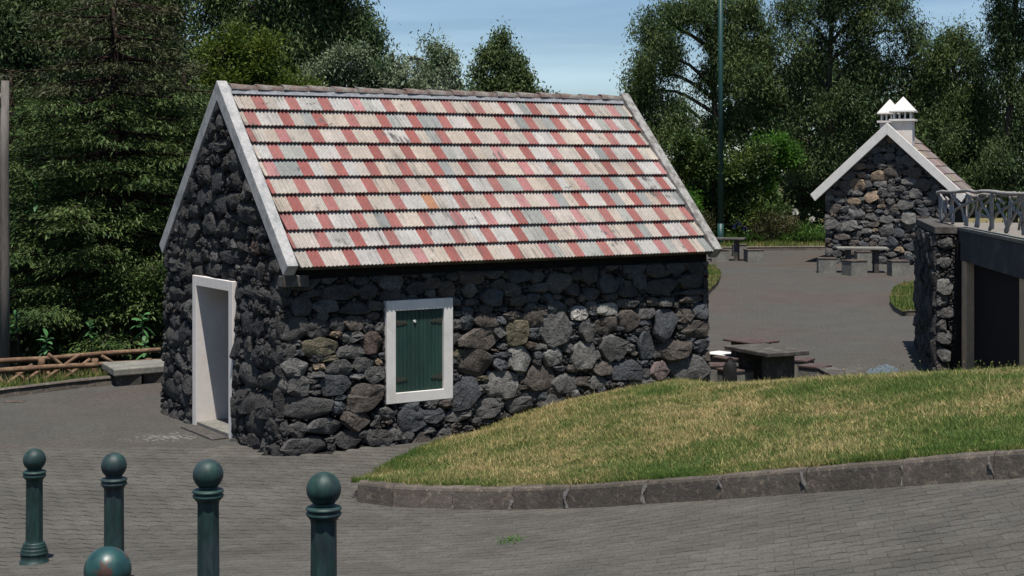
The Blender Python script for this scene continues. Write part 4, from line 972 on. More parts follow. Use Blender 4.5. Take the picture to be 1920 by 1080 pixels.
q0 = np.array([7.50, 26.02]); q1 = np.array([6.95, 19.6]); bd = (q1 - q0) / np.linalg.norm(q1 - q0); bn_ = np.array([-bd[1], bd[0]])     # bn_ points right
def bp(a, d, z): q = q0 + bd * a + bn_ * d; return (q[0], q[1], z)
BL = float(np.linalg.norm(q1 - q0))
beam = None
for k in range(7):
    mb = MB(); mb.box(k * BL / 7 + .003, (k + 1) * BL / 7 - .003, 0, .22, TB - .55, TB - .05, T=bp); mb.f = [f[::-1] for f in mb.f]
    bevel(wobj('beam_panel', mb.mesh('beam_panel'), ter, mat_beam), .004)
mb = MB(); mb.box(0, BL, -.025, .26, TB - .05, TB + .0, T=bp); mb.f = [f[::-1] for f in mb.f]; wobj('beam_cap', mb.mesh('beam_cap'), ter, mat_conc)
mb = MB(); mb.box(0, BL, .26, 7, TB - .25, TB - .03, T=bp); mb.f = [f[::-1] for f in mb.f]; wobj('terrace_floor', mb.mesh('terrace_floor'), ter, mat_floor)
mb = MB(); mb.box(-2.8, -.06, .12, 7, TB - .25, TB - .034, T=bp); mb.f = [f[::-1] for f in mb.f]; wobj('terrace_floor', mb.mesh('terrace_floor'), ter, mat_floor)
def fac(name, a0, a1, d0, d1, z0, z1, mat):
    mb = MB(); mb.box(a0, a1, d0, d1, z0, z1, T=bp); mb.f = [f[::-1] for f in mb.f]; return wobj(name, mb.mesh(name), ter, mat)
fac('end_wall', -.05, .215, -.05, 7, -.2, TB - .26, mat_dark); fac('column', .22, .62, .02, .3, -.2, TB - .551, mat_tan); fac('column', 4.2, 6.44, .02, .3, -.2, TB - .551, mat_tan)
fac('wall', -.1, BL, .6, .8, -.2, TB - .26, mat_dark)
dr = fac('metal_door', .621, 4.199, .14, .19, 0, TB - .56, mat_door)
mbx = fac('meter_box', 4.6, 5.5, -.06, .019, .85, 1.35, mat_tan)
mb = MB(); mb.box(4.9, 5.3, -.07, -.06, .95, 1.2, T=bp); mb.f = [f[::-1] for f in mb.f]; wobj('box_window', mb.mesh('box_window'), mbx, mat_dark)
# branch railing: strands read off the photo, standing on the beam
rail = empty('branch_railing', (7.4, 25.8, TB), label='grey railing of knotted cement branches along the terrace edge', cat='railing')
def on_rail(X, Y, d=.08):      # crop px -> on the vertical plane of the railing
    px, py = 1700 + X / 7.714, 340 + Y / 7.714; o = q0 + bn_ * d; r = (px - 960) / F; a = (r * o[1] - o[0]) / (bd[0] - r * bd[1]); Yw = o[1] + a * bd[1]; q = o + bd * a
    return Vector((q[0], q[1], CAMZ - (py - YH) * Yw / F))
strands = [('top_rail', [(440, 175), (490, 150), (620, 155), (730, 150), (870, 130), (1000, 155), (1100, 145), (1250, 150), (1400, 175), (1560, 182), (1697, 188), (1900, 196), (2100, 190)], .03, .07),
  ('top_rail', [(640, 165), (820, 150), (900, 190), (1000, 225), (1100, 190), (1200, 200), (1350, 195), (1500, 200), (1580, 235), (1650, 220), (1750, 245), (1950, 230)], .026, .13)]
br = [[(450, 165), (520, 240), (590, 340), (640, 440), (655, 510), (625, 575)], [(490, 200), (497, 400), (500, 585)], [(650, 190), (720, 290), (790, 380), (820, 490), (832, 590)], [(690, 190), (655, 330), (670, 480), (665, 610)],
  [(700, 410), (780, 365), (870, 320), (1010, 280), (1180, 220)], [(860, 210), (930, 260), (965, 340), (950, 420), (880, 530), (840, 635)], [(1040, 195), (1085, 330), (1150, 420), (1205, 540), (1212, 640)], [(1240, 165), (1228, 400), (1240, 695)],
  [(1030, 670), (1050, 450), (1090, 370), (1220, 260), (1300, 200)], [(1310, 230), (1410, 330)], [(1310, 320), (1350, 410), (1400, 500), (1445, 650)], [(1200, 700), (1280, 500), (1360, 430), (1480, 360), (1640, 270)], [(1480, 210), (1540, 370), (1560, 430)],
  [(1440, 735), (1480, 560), (1500, 400), (1490, 300)], [(1430, 735), (1520, 560), (1600, 420), (1640, 250)], [(1600, 420), (1650, 520), (1620, 700)], [(1650, 240), (1700, 345), (1760, 470), (1790, 800)], [(1690, 775), (1690, 560), (1680, 300), (1660, 220)], [(500, 590), (600, 480), (700, 430)],
  [(1000, 660), (1010, 480), (1005, 400), (1030, 220)], [(890, 200), (870, 420), (870, 640)], [(1090, 490), (1180, 520)], [(1750, 230), (1850, 420), (1900, 820)], [(1700, 600), (1850, 400), (1950, 250)], [(560, 470), (545, 300), (600, 270), (570, 230)]]
def smooth(P, n=4):
    out = []
    for i in range(len(P) - 1):
        p0, p1, p2, p3 = P[max(i - 1, 0)], P[i], P[i + 1], P[min(i + 2, len(P) - 1)]
        for k in range(n):
            t = k / n; out.append(.5 * ((2 * p1) + (p2 - p0) * t + (2 * p0 - 5 * p1 + 4 * p2 - p3) * t * t + (3 * p1 - p0 - 3 * p2 + p3) * t ** 3))
    out.append(P[-1]); return out
for name, L, rad, d in strands:
    mb = MB(); P = smooth([on_rail(x, y, d) for x, y in L]); mb.tube(P, [rad * random.uniform(.85, 1.15) for _ in P], 8, jit=.12); wobj(name, mb.mesh(name), rail, mat_branch, True)
for i, L in enumerate(br):
    mb = MB(); P = [on_rail(x, y, .09 + .03 * math.sin(i * 2.3 + k)) for k, (x, y) in enumerate(L)]; P = smooth(P)
    r0 = .030 if i in (1, 3, 7, 13, 17, 20) else .021; mb.tube(P, [r0 * (1.15 - .3 * k / len(P)) * random.uniform(.85, 1.15) for k in range(len(P))], 8, jit=.14); wobj('branch', mb.mesh('branch'), rail, mat_branch, True)

# ------------------------------------------------------------------ picnic furniture
def slab_table(name, loc, rz, lx, ly, hgt, label, group, top_mat=None, legs=True, thick=.065):
    t = empty(name, loc, rz, label=label, cat='table', group=group)
    mb = MB(); mb.box(-lx / 2, lx / 2, -ly / 2, ly / 2, hgt - thick, hgt); bevel(link('table_top', mb.mesh('table_top'), t, top_mat or mat_conc_dark), .012)
    for s in (-1, 1):
        mb = MB(); mb.box(s * lx * .27 - .07, s * lx * .27 + .07, -ly * .33, ly * .33, -.1, hgt - thick + .001); bevel(link('leg', mb.mesh('leg'), t, mat_conc_dark), .008)
    return t
def seat(loc, rz, label, group, s=.42, h=.43, top=None):
    t = empty('picnic_stool', loc, rz, label=label, cat='stool', group=group); top = top or (mat_maroon if group == G1 else mat_brown)
    mb = MB(); mb.box(-s / 2 + .012, s / 2 - .012, -s / 2 + .012, s / 2 - .012, -.06, h - .035); bevel(link('block', mb.mesh('block'), t, mat_conc), .012)
    mb = MB(); mb.box(-s / 2, s / 2, -s / 2, s / 2, h - .034, h); bevel(link('seat_top', mb.mesh('seat_top'), t, top or mat_maroon), .006)
    return t
# near set, behind the lawn crest
rzn = math.atan2(22.64 - 23.64, 3.76 - 3.26)
G1 = 'stone picnic furniture just behind the lawn'
tcx, tcy = (3.26 + 4.41) / 2, (23.64 + 23.03) / 2
slab_table('picnic_table', (tcx, tcy, .05), rzn, 1.12, .76, .75, 'grey slab picnic table with worn top nearest the big cottage corner', G1)
slab_table('picnic_table', (3.83, 24.80, .05), rzn + .1, .70, .6, .71, 'maroon topped picnic table close behind the grey slab table', G1, top_mat=mat_maroon, thick=.035)
def seat_px(px, py, z=.48): p = at_z(px, py, z); return (p.x, p.y, z - .43)
seat(seat_px(1379, 691), rzn + .12, 'maroon topped stone stool behind the black bag', G1)
seat(seat_px(1338, 682), rzn - .5, 'maroon topped stone stool against the cottage corner', G1, .40)
seat(seat_px(1372, 669), rzn, 'maroon topped stone stool between white board and grey table', G1, .44)
seat(seat_px(1350, 663, .47), rzn + .25, 'stone stool carrying a white board', G1, .44)
seat(seat_px(1500, 672.5), rzn + .6, 'maroon topped stone stool at the right end of the grey table', G1, .38)
seat(seat_px(1527, 684.5), rzn + .3, 'maroon topped stone stool beside the low slab with the jacket', G1, .38)
p = at_z(1352, 661.5, .50); wb = empty('white_board', (p.x, p.y, .481), rzn + .25, label='flat white board lying on the stone stool by the cottage corner', cat='board')
mb = MB(); mb.box(-.22, .22, -.20, .20, 0, .018); bevel(link('panel', mb.mesh('panel'), wb, mat_white), .003)
# low slab with jacket
ls = empty('low_slab', (5.12, 22.95, .03), .06, label='low grey stone slab with a jacket dropped on its right end', cat='slab')
mb = MB(); mb.box(-.48, .48, -.5, .5, .40, .47); bevel(link('slab_top', mb.mesh('slab_top'), ls, mat_conc_dark), .012)
mb = MB(); mb.box(-.38, .38, -.42, .42, -.1, .40); link('base_block', mb.mesh('base_block'), ls, mat_conc)
# crumpled jacket
def cloth(name, loc, sx, sy, hz, mat, **k):
    n = 70; X, Y = np.meshgrid(np.linspace(-1.2, 1.2, n), np.linspace(-1.2, 1.2, n)); ang = np.arctan2(Y, X); Rr = np.hypot(X, Y)
    edge = .80 + .16 * np.sin(ang * 2 + .6) + .13 * np.sin(ang * 5 + 2) + .05 * np.sin(ang * 11)
    bodyz = np.clip(1 - (Rr / edge) ** 2.2, 0, 1) ** .45
    wx = X + .25 * np.sin(Y * 3.3 + 1); wy = Y + .22 * np.sin(X * 4.1)
    rid = np.abs(np.sin(wx * 7.0 + wy * 2.2)) ** .5 * .6 + np.abs(np.sin(wy * 9.5 - wx * 4.5 + 1.3)) ** .5 * .42 - .2 + .25 * np.sin(wx * 2.3 - .6)
    Z = bodyz * (.28 + .75 * np.clip(rid, 0, 1.2))
    V = np.stack([X.ravel() * sx, Y.ravel() * sy, Z.ravel() * hz], 1); idx = np.arange(n * n).reshape(n, n); keep = Rr < edge * 1.03
    kf = keep[:-1, :-1] & keep[1:, 1:] & keep[1:, :-1] & keep[:-1, 1:]
    q = np.stack([idx[:-1, :-1][kf], idx[:-1, 1:][kf], idx[1:, 1:][kf], idx[1:, :-1][kf]], 1)
    used = np.unique(q); rm = np.full(n * n, -1); rm[used] = np.arange(len(used)); o = link(name, np_mesh(name, V[used], rm[q]), None, mat, True, **k); o.location = loc; return o
cloth('jacket', (5.42, 22.72, .472), .27, .30, .17, mat_denim, label='crumpled pale blue denim jacket on the low slab', cat='jacket')
# black bag
bg_ = empty('shoulder_bag', tuple(at_z(1369, 712, .2)), 0, label='black shoulder bag leaning on the stone stool', cat='bag')
bg_.location = (at_y(1369, 700, 22.8).x, 22.8, .10); bg_.scale = (1.0, 1.0, 1.6)
mb = MB(); vs = []; n = 14; m = 9
for i in range(m):
    t = i / (m - 1); zz_ = .18 + .30 * t; r = .105 * (1 - (abs(t - .5) * 1.6) ** 4 * 1.2)
    for k in range(n):
        a = 2 * math.pi * k / n; rr = r * (1 + .10 * math.sin(a * 3 + i)); vs.append((rr * math.cos(a), rr * .75 * math.sin(a), zz_ - .12))
fs = [(i * n + k, i * n + (k + 1) % n, (i + 1) * n + (k + 1) % n, (i + 1) * n + k) for i in range(m - 1) for k in range(n)] + [tuple(range(n))[::-1], tuple((m - 1) * n + k for k in range(n))]
mb.add(vs, fs); link('bag_body', mb.mesh('bag_body'), bg_, mat_black, True)
mb = MB(); mb.tube([(-.05, -.02, .33), (-.045, -.03, .375), (-.01, -.04, .39), (.035, -.03, .375), (.05, -.02, .33)], .010, 6); link('strap', mb.mesh('strap'), bg_, mat_black, True)
# far set in front of the far cottage
G2 = 'stone picnic furniture by the far cottage'
gzq = gzf(10.3, 46.5)
def fpos(px, py): p = at_fn(px, py, gzf); return (p.x, p.y, gzf(p.x, p.y) - .0)
p = fpos(1616, 511); slab_table('picnic_table', p, -.12, 1.55, .85, .78, 'grey picnic table against the far cottage gable', G2, top_mat=mat_conc)
seat(fpos(1550, 511), -.1, 'leftmost stone stool in front of the far cottage', G2, .58, .46)
seat(fpos(1602, 516), .35, 'stone stool turned askew before the far picnic table', G2, .58, .46)
seat(fpos(1684, 517), .05, 'rightmost stone stool in front of the far cottage', G2, .56, .46)
seat(fpos(1618, 497), .0, 'stone stool behind the far picnic table by the gable', G2, .50, .46)
G3 = 'stone picnic furniture by the green lamp post'
p = fpos(1363, 488); slab_table('picnic_table', (p[0], p[1], p[2]), -.25, 1.25, .8, .78, 'grey picnic table by the foot of the green lamp post', G3)
seat(fpos(1350, 490.5), -.1, 'stone stool peeping past the roof corner of the big cottage', G3, .60, .42)
seat(fpos(1413, 490.5), .12, 'lone stone stool to the right of the lamp post table', G3, .58, .42)
seat(fpos(1386, 480), .0, 'stone stool behind the lamp post table', G3, .5, .42)
# small lawns
def lawn_patch(pts, n, lab):
    poly = [(at_fn(px, py, gzf).x, at_fn(px, py, gzf).y) for px, py in pts]
    o = sheet('lawn_patch', poly, .35, lambda x, y: gz(x, y) + .12, mat_soil, kind='structure', label=lab)
    kk = empty('kerb', (poly[0][0], poly[0][1], .1), kind='structure', label='stone kerb round the ' + lab)
    kerb_run(poly + [poly[0]], gzf, .15, .15, kk, 1 if sum(poly[i][0] * poly[(i + 1) % len(poly)][1] - poly[(i + 1) % len(poly)][0] * poly[i][1] for i in range(len(poly))) > 0 else -1)
    blades('grass', poly, n, lambda x, y: gz(x, y) + .13, mat_grass_g, .05, .11, .014, label='grass on the ' + lab, cat='grass')
lawn_patch([(1668, 571), (1676, 584), (1692, 594), (1730, 592), (1790, 575), (1790, 540), (1730, 536), (1694, 540), (1674, 552)], 14000, 'small kerbed lawn beside the terrace building')
lawn_patch([(1290, 560), (1326, 557), (1347, 535), (1352, 520), (1340, 508), (1290, 505)], 9000, 'small kerbed lawn behind the big cottage corner')
vp = [(5.5, 58.7), (6.2, 58.75), (9, 59.35), (12.5, 59.6), (18, 59.8), (18, 62.5), (4, 62.5), (4.5, 55)]
blades('grass', vp, 26000, back_z, mat_grass_g, .08, .2, .02, label='strip of grass along the far edge of the plaza', cat='grass')
lp = strip_poly(lkx[1:9], .12, 1.3)
blades('grass', lp, 12000, soil_z, mat_grass_g, .05, .16, .009, label='rough grass under the log fence', cat='grass')

# ------------------------------------------------------------------ bollards
def bollard(loc, label, rust=False, rz=0):
    t = empty('bollard', loc, rz, label=label, cat='bollard', group='green iron bollards with ball tops')
    m = mat_green_rust if rust else mat_green
    mb = MB(); mb.lathe([(.128, -.05), (.128, .012), (.118, .016), (.118, .075), (.122, .08), (.122, .092), (.110, .10), (.116, .112), (.112, .124), (.100, .132), (.106, .142), (.102, .152), (.092, .160), (.096, .17), (.085, .18)], 32); link('base', mb.mesh('base'), t, mat_green, True)
    mb = MB(); mb.lathe([(.083, .17), (.078, .20), (.075, .72), (.080, .745)], 8); link('shaft', mb.mesh('shaft'), t, mat_green, False)
    mb = MB(); mb.lathe([(.080, .74), (.088, .752), (.100, .765), (.103, .775), (.095, .782), (.094, .79), (.103, .798), (.102, .808), (.085, .815), (.066, .818), (.062, .84), (.058, .86)], 32); link('collar', mb.mesh('collar'), t, mat_green, True)
    mb = MB(); pr = [(.058, .835)]
    for k in range(13):
        a = R(-52) + R(140.5) * k / 12; pr.append((.100 * math.cos(a), .912 + .100 * math.sin(a)))
    mb.lathe(pr, 32)
    # eight shallow cast ribs on the ball
    for i, v in enumerate(mb.v):
        a = math.atan2(v[1], v[0]); k = 1 - .018 * abs(math.cos(a * 4)) ** 8; mb.v[i] = (v[0] * k, v[1] * k, v[2])
    link('ball', mb.mesh('ball'), t, m, True); t.rotation_euler = (random.uniform(-.008, .008), random.uniform(-.008, .008), rz)
    return t
for (px, pyc, Y, lab, rust) in ((64, 862, 13.8, 'green bollard shown whole, leftmost and farthest of the five', False), (214, 873, 12.1, 'green bollard second from the left, standing behind the rust patched ball', False),
        (391, 889, 10.2, 'green bollard third from the left, in front of the cottage doorway', False), (607, 917, 8.9, 'green bollard nearest the kerb end of the lawn', False), (205, 1069, 6.6, 'rust patched bollard ball rising at the bottom edge, nearest of all', True)):
    p = at_y(px, pyc, Y); bollard((p.x, p.y, p.z - .912), lab, rust, random.uniform(0, 3))

# ------------------------------------------------------------------ posts, fence, bench
lp_ = empty('street_lamp', (8.12, 60.2, .35), label='tall slim green lamp post behind the far picnic table', cat='lamp post')
mb = MB(); mb.tube([(0, 0, -.2), (0, 0, .9)], .125, 14); link('post_base', mb.mesh('post_base'), lp_, mat_lamp, True)
mb = MB(); mb.tube([(0, 0, .9), (0, 0, 12)], [.112, .085], 14); link('post', mb.mesh('post'), lp_, mat_lamp, True)
mb = MB(); mb.lathe([(.05, 12), (.22, 12.05), (.30, 12.3), (.28, 12.5), (.1, 12.6)], 14); link('lamp_head', mb.mesh('lamp_head'), lp_, mat_lamp, True)
up = empty('utility_pole', (-8.85, 27, -.3), label='grey weathered wooden pole at the left edge with wire loops', cat='pole')
mb = MB(); mb.tube([(0, 0, -.6), (.0, 0, 2), (-.01, 0, 4), (.0, 0, 5.33)], [.085, .08, .075, .07], 12, jit=.04); link('pole', mb.mesh('pole'), up, mat_pole, True)
mb = MB(); mb.tube([(-.07, -.05, 4.9), (-.09, -.07, 5.0), (-.07, -.05, 5.1)], .03, 8); link('insulator', mb.mesh('insulator'), up, mat_conc, True)
mb = MB(); mb.tube([Vector((.06, -.03, 5.33)), Vector((.02, -.06, 5.42)), Vector((-.05, -.06, 5.40)), Vector((-.08, -.05, 5.25))], .006, 5); mb.tube([Vector((-.07, -.05, 5.1)), Vector((-.12, -.05, 5.38)), Vector((-.25, 0, 5.46)), Vector((-1.5, .1, 5.4)), Vector((-9, .5, 5.9))], .006, 5)
link('wire', mb.mesh('wire'), up, mat_conc, True)
fen = empty('log_fence', (-7.5, 25, 0), label='low rustic fence of peeled logs with crossed braces', cat='fence')
def log(name, pts, rad, par): mb = MB(); mb.tube(smooth([Vector(p) for p in pts], 3), rad, 10, jit=.06); return wobj(name, mb.mesh(name), par, mat_wood, True)
YF = 25.6
def fp(px, py, dy=0): return at_y(px, py, YF + (px - 150) * .006 + dy)
log('top_rail', [fp(-260, 700), fp(-120, 688), fp(0, 677), fp(90, 672), fp(180, 664), fp(230, 660.5), fp(300, 656)], .043, fen)
log('lower_rail', [fp(-260, 716, -.5), fp(-120, 704, -.5), fp(0, 695, -.5), fp(70, 690, -.5), fp(130, 686.5, -.5), fp(182, 685, -.5)], .046, fen)
log('lower_rail', [fp(182, 683), fp(240, 680), fp(310, 676)], .038, fen)
for px in (-60, 78, 178, 279):
    log('post', [fp(px, 740, -.1), fp(px, 705, -.1), fp(px, 672, -.1)], .055, fen)
for a, b in (((150, 664), (78, 716)), ((90, 664), (150, 712)), ((168, 674), (112, 716)), ((110, 680), (148, 712)), ((60, 684), (0, 730)), ((20, 690), (58, 722)), ((-10, 700), (14, 726)), ((78, 692), (30, 728)), ((190, 667), (215, 682)), ((88, 698), (114, 718)), ((158, 699), (134, 718))):
    log('brace', [fp(*a, -.25 + .2 * random.random()), fp((a[0] + b[0]) / 2, (a[1] + b[1]) / 2, -.25), fp(*b, -.25)], .030, fen)
bn2 = empty('stone_bench', tuple(at_y(250, 700, 25.2)), .25, label='rough grey stone slab bench at the end of the log fence', cat='bench'); bn2.location.z = 0
mb = MB(); P4 = [at_z(214, 692.5, .31), at_z(322, 684, .31), at_z(318, 672.5, .31), at_z(190, 679, .31)]
mb.hexa([Vector((p.x, p.y, .19)) for p in P4] + [Vector((p.x, p.y, .31)) for p in P4]); bevel(wobj('seat', mb.mesh('seat'), bn2, mat_conc), .02)
cx_ = sum(p.x for p in P4) / 4; cy_ = sum(p.y for p in P4) / 4
for f_ in (.27, .72):
    mb = MB(); A_ = P4[0].lerp(P4[1], f_); B_ = P4[3].lerp(P4[2], f_); d_ = (B_ - A_).normalized(); A_ += d_ * .05; B_ -= d_ * .05; sx = Vector((-d_.y, d_.x, 0)) * .19
    q = [A_ - sx, A_ + sx, B_ + sx, B_ - sx]; q = [q[1], q[0], q[3], q[2]]
    mb.hexa([Vector((p.x, p.y, -.2)) for p in q] + [Vector((p.x, p.y, .189)) for p in q]); wobj('leg', mb.mesh('leg'), bn2, mat_conc_dark)
p = at_z(28, 753, .01); dc = empty('drain_cover', (p.x, p.y, gzf(p.x, p.y)), .1, label='rusty red drain cover in the paving near the left kerb', cat='drain cover')
mb = MB(); mb.box(-.15, .15, -.10, .10, -.01, .010); bevel(link('plate', mb.mesh('plate'), dc, mat_brown), .003)

# ------------------------------------------------------------------ vegetation
def norm(a): return a / (np.linalg.norm(a, axis=-1, keepdims=True) + 1e-9)
def leaf_quads(c, d, nrm, ln, wd):
    """rhombic leaves: c base, d long axis (unit), nrm approx normal"""
    s = norm(np.cross(d, nrm)); ln = np.asarray(ln)[:, None]; wd = np.asarray(wd)[:, None]; n = norm(np.cross(s, d))
    V = np.stack([c, c + d * ln * .45 + s * wd * .5 + n * wd * .12, c + d * ln, c + d * ln * .45 - s * wd * .5 + n * wd * .12], 1).reshape(-1, 3)
    return V, np.arange(len(V)).reshape(-1, 4)
def rdir(n): v = rng.normal(size=(n, 3)); return norm(v)
def crown(lobes, nclus, per, crad, style, ln, wd, shell=.5, flat=1.0):
    """lobes (n,6): centre and radii. clusters near the lobe surfaces, leaves round each cluster"""
    Lb = np.array(lobes, float); A = (Lb[:, 3] * Lb[:, 5] + Lb[:, 4] * Lb[:, 5] + Lb[:, 3] * Lb[:, 4]); pick = rng.choice(len(Lb), nclus, p=A / A.sum())
    d = rdir(nclus); 
    bumpy = 1 + .16 * np.sin(d[:, 0] * 5 + pick) + .14 * np.sin(d[:, 2] * 7 + pick * 1.7) + .10 * np.sin(d[:, 1] * 9)
    r = rng.random(nclus) ** shell * bumpy
    # every lobe breaks up into smaller boughs, the clusters gather on those
    ns = 11; cc = np.empty((nclus, 3)); sd_ = rdir(len(Lb) * ns).reshape(len(Lb), ns, 3); sr_ = rng.uniform(.30, .95, (len(Lb), ns)); ss = rng.uniform(.26, .46, (len(Lb), ns)); q = rng.integers(0, ns, nclus)
    cen = Lb[pick, :3] + sd_[pick, q] * Lb[pick, 3:] * sr_[pick, q][:, None]
    d[:, 2] = np.abs(d[:, 2]) * np.where(rng.random(nclus) < .7, 1, -1); cc = cen + d * Lb[pick, 3:] * (ss[pick, q] * rng.random(nclus) ** .4)[:, None]
    cs_ = crad * rng.uniform(.6, 1.4, nclus); n = nclus * per; k = np.repeat(np.arange(nclus), per)
    off = rng.normal(size=(n, 3)) * .5; off[:, 2] *= flat
    if style == 'euc': off[:, 2] = off[:, 2] * 1.3 - .3
    c = cc[k] + off * cs_[k][:, None]; out = norm(off + d[k] * .6)
    if style == 'euc':
        dr = norm(np.stack([rng.normal(size=n) * .6, rng.normal(size=n) * .6, -.8 + rng.normal(size=n) * .5], 1)); nn = rdir(n)
    elif style == 'round':
        dr = norm(out + rdir(n) * .8 + np.array([0, 0, .15])); nn = norm(np.array([0, 0, 1.]) + rdir(n) * .7)
    elif style == 'up':
        dr = norm(out * .7 + np.array([0, 0, .6]) + rdir(n) * .5); nn = rdir(n)
    elif style == 'needle':
        dr = norm(out + rdir(n) * .6 + np.array([0, 0, -.2])); nn = norm(np.array([0, 0, 1.]) + rdir(n) * .5)
    l = ln * rng.uniform(.6, 1.3, n); w_ = wd * rng.uniform(.7, 1.3, n)
    return leaf_quads(c, dr, nn, l, w_), cc
def tree(name, px, Y, lobes_px, dens, style, ln, wd, leafm, bark, label, cat='tree', group=None, crad=.35, per=26, shell=.45, base_z=None, trunk_r=.2, depth=.9, top=None, lean=0, limbs=True, flat=1.0, twigs=40):
    bx = (px - 960) * Y / F; bz = 0.2 if base_z is None else base_z; k = Y / F
    lob = []; ar = 0
    for cx, cy, rx, ry in lobes_px:
        lob.append(((cx - 960) * k, Y + random.uniform(-.35, .35) * rx * k, CAMZ - (cy - YH) * k, rx * k, rx * k * depth, ry * k)); ar += math.pi * rx * ry
    nleaf = int(ar * dens); ncl = max(10, nleaf // per)
    (V, Fq), cc = crown(lob, ncl, per, crad, style, ln, wd, shell, flat)
    t = empty(name, (bx, Y, bz), label=label, cat=cat, group=group)
    wobj('crown', np_mesh('crown', V, Fq), t, leafm)
    mb = MB(); topz = max(l[2] for l in lob) if top is None else top
    n = 7; P = []; 
    for i in range(n):
        f_ = i / (n - 1); P.append(Vector((bx + lean * f_ + .12 * math.sin(f_ * 5 + px), Y + .1 * math.sin(f_ * 4), bz - .3 + (topz - bz) * f_)))
    mb.tube(P, [trunk_r * (1.15 - .85 * i / (n - 1)) for i in range(n)], 9, jit=.06)
    if limbs:
        for l in lob:
            c = Vector(l[:3]); f_ = min(.95, max(.1, (c.z - l[5] * .8 - bz) / max(.5, topz - bz))); i0 = min(n - 2, int(f_ * (n - 1))); s = P[i0].lerp(P[i0 + 1], f_ * (n - 1) - i0)
            m_ = (s + c) / 2 + Vector((0, 0, .15 * (c - s).length)); mb.tube(smooth([s, m_, c], 3), [trunk_r * .45 * (1 - .1 * q) for q in range(7)], 6, jit=.06)
            cl = cc[rng.choice(len(cc), min(len(cc), max(2, twigs // len(lob))), replace=False)]
            for e in cl:
                e = Vector(e)
                if (e - c).length < max(l[3], l[5]) * 1.1: mb.tube([c, (c + e) / 2 + Vector((0, 0, .1)), e], [.045, .03, .012], 4, caps=False)
    wobj('trunk', mb.mesh('trunk'), t, bark, True)
    return t
def rand_lobes(x0, x1, y0, y1, n, r0, r1):
    return [(random.uniform(x0, x1), random.uniform(y0, y1), random.uniform(r0, r1), random.uniform(r0, r1) * 1.1) for _ in range(n)]

# conifers: whorls of drooping branches carrying flat sprays
def conifer(px, Y, base_z, height, rbot, label, sprays=85, z0=.6, mat=leaf_con, levels=30, bark=mat_bark_red, group='dark layered conifers behind the log fence', ln=.125, rtop=.4, dry=0, rtr=.2, seed=1):
    random.seed(seed); bx = (px - 960) * Y / F; t = empty('conifer_tree', (bx, Y, base_z), label=label, cat='tree', group=group)
    tr = MB(); tr.tube([(bx, Y, base_z - .3), (bx + .03, Y, base_z + height * .5), (bx, Y, base_z + height)], [rtr, rtr * .65, .03], 10, jit=.05)
    C, D, Nn, Ls = [], [], [], []; Cd, Dd, Nd, Ld = [], [], [], []
    for lv in range(levels):
        f_ = lv / levels; z = base_z + z0 + (height - z0) * f_ ** 1.02; rl_ = rbot * (1 - f_) ** .75 + rtop * f_
        nb = random.randint(7, 9); a0 = random.uniform(0, 6.28)
        for b in range(nb):
            a = a0 + 2 * math.pi * b / nb + random.uniform(-.25, .25); L = rl_ * random.uniform(.65, 1.12); out = np.array([math.cos(a), math.sin(a), 0]); side = np.array([-out[1], out[0], 0])
            zs = z + random.uniform(-.08, .08); droop = random.uniform(.12, .3); pts = []
            for i in range(7):
                s = i / 6; pts.append(np.array([bx, Y, zs]) + out * L * s + np.array([0, 0, (-droop * s ** 1.3 + .12 * s ** 3) * L]) + side * .08 * math.sin(s * 4 + b))
            tr.tube([tuple(p) for p in pts], [.04 * (1 - .8 * i / 6) * min(1.3, L / 2) for i in range(7)], 4, caps=False)
            n = int(sprays * L * (1.0 if f_ < .75 else .7)); s = rng.random(n) ** .62; s = .12 + .9 * s
            base = np.array([pts[0] + (pts[-1] - pts[0]) * min(1, x) for x in s]); P7 = np.array(pts); base = np.stack([np.interp(s * 6, np.arange(7), P7[:, k]) for k in range(3)], 1)
            lat = rng.normal(size=n) * (.30 * L * (1.15 - s) + .10) * .75; lat = np.clip(lat, -.9, .9)
            c = base + side * lat[:, None] + out * (np.abs(lat) * .45)[:, None]; c[:, 2] += -.22 * np.abs(lat) + rng.normal(size=n) * .05 - .02
            # every spray is several needles long leaves
            m = 6; k = np.repeat(np.arange(n), m); cc = c[k] + rng.normal(size=(n * m, 3)) * np.array([.07, .07, .035])
            sg = np.sign(lat[k])[:, None]; d = norm(out * .8 + side * sg * .6 + rng.normal(size=(n * m, 3)) * .45 + np.array([0, 0, -.25])); nn = norm(np.array([0, 0, 1.]) + rng.normal(size=(n * m, 3)) * .35)
            if dry and f_ > dry: Cd.append(cc[::2]); Dd.append(d[::2]); Nd.append(nn[::2])
            else: C.append(cc); D.append(d); Nn.append(nn)
    for cs2, ds2, ns2, mm, nm in ((C, D, Nn, mat, 'foliage'), (Cd, Dd, Nd, leaf_con_dry, 'dry_foliage')):
        if not cs2: continue
        c = np.concatenate(cs2); d = np.concatenate(ds2); nn = np.concatenate(ns2); n = len(c)
        V, Fq = leaf_quads(c, d, nn, ln * rng.uniform(.6, 1.3, n), .029 * rng.uniform(.7, 1.4, n)); wobj(nm, np_mesh(nm, V, Fq), t, mm)
    wobj('trunk', tr.mesh('trunk'), t, bark, True)
    return t
conifer(213, 31.5, -.9, 8.6, 3.3, 'tall layered dark conifer whose bare trunk top stands left of the cottage gable', sprays=62, seed=3, z0=1.7, levels=18, dry=.66, rtr=.22, rtop=.9)
conifer(20, 35, -.9, 6.6, 3.0, 'layered conifer behind the grey wooden pole', sprays=44, seed=5, z0=1.0, levels=15)
conifer(345, 36, -.6, 6.3, 2.4, 'layered conifer half hidden behind the left slope of the cottage gable', sprays=44, seed=8, z0=1.0, levels=15)
random.seed(11)
GE = 'eucalyptus trees round the plaza'
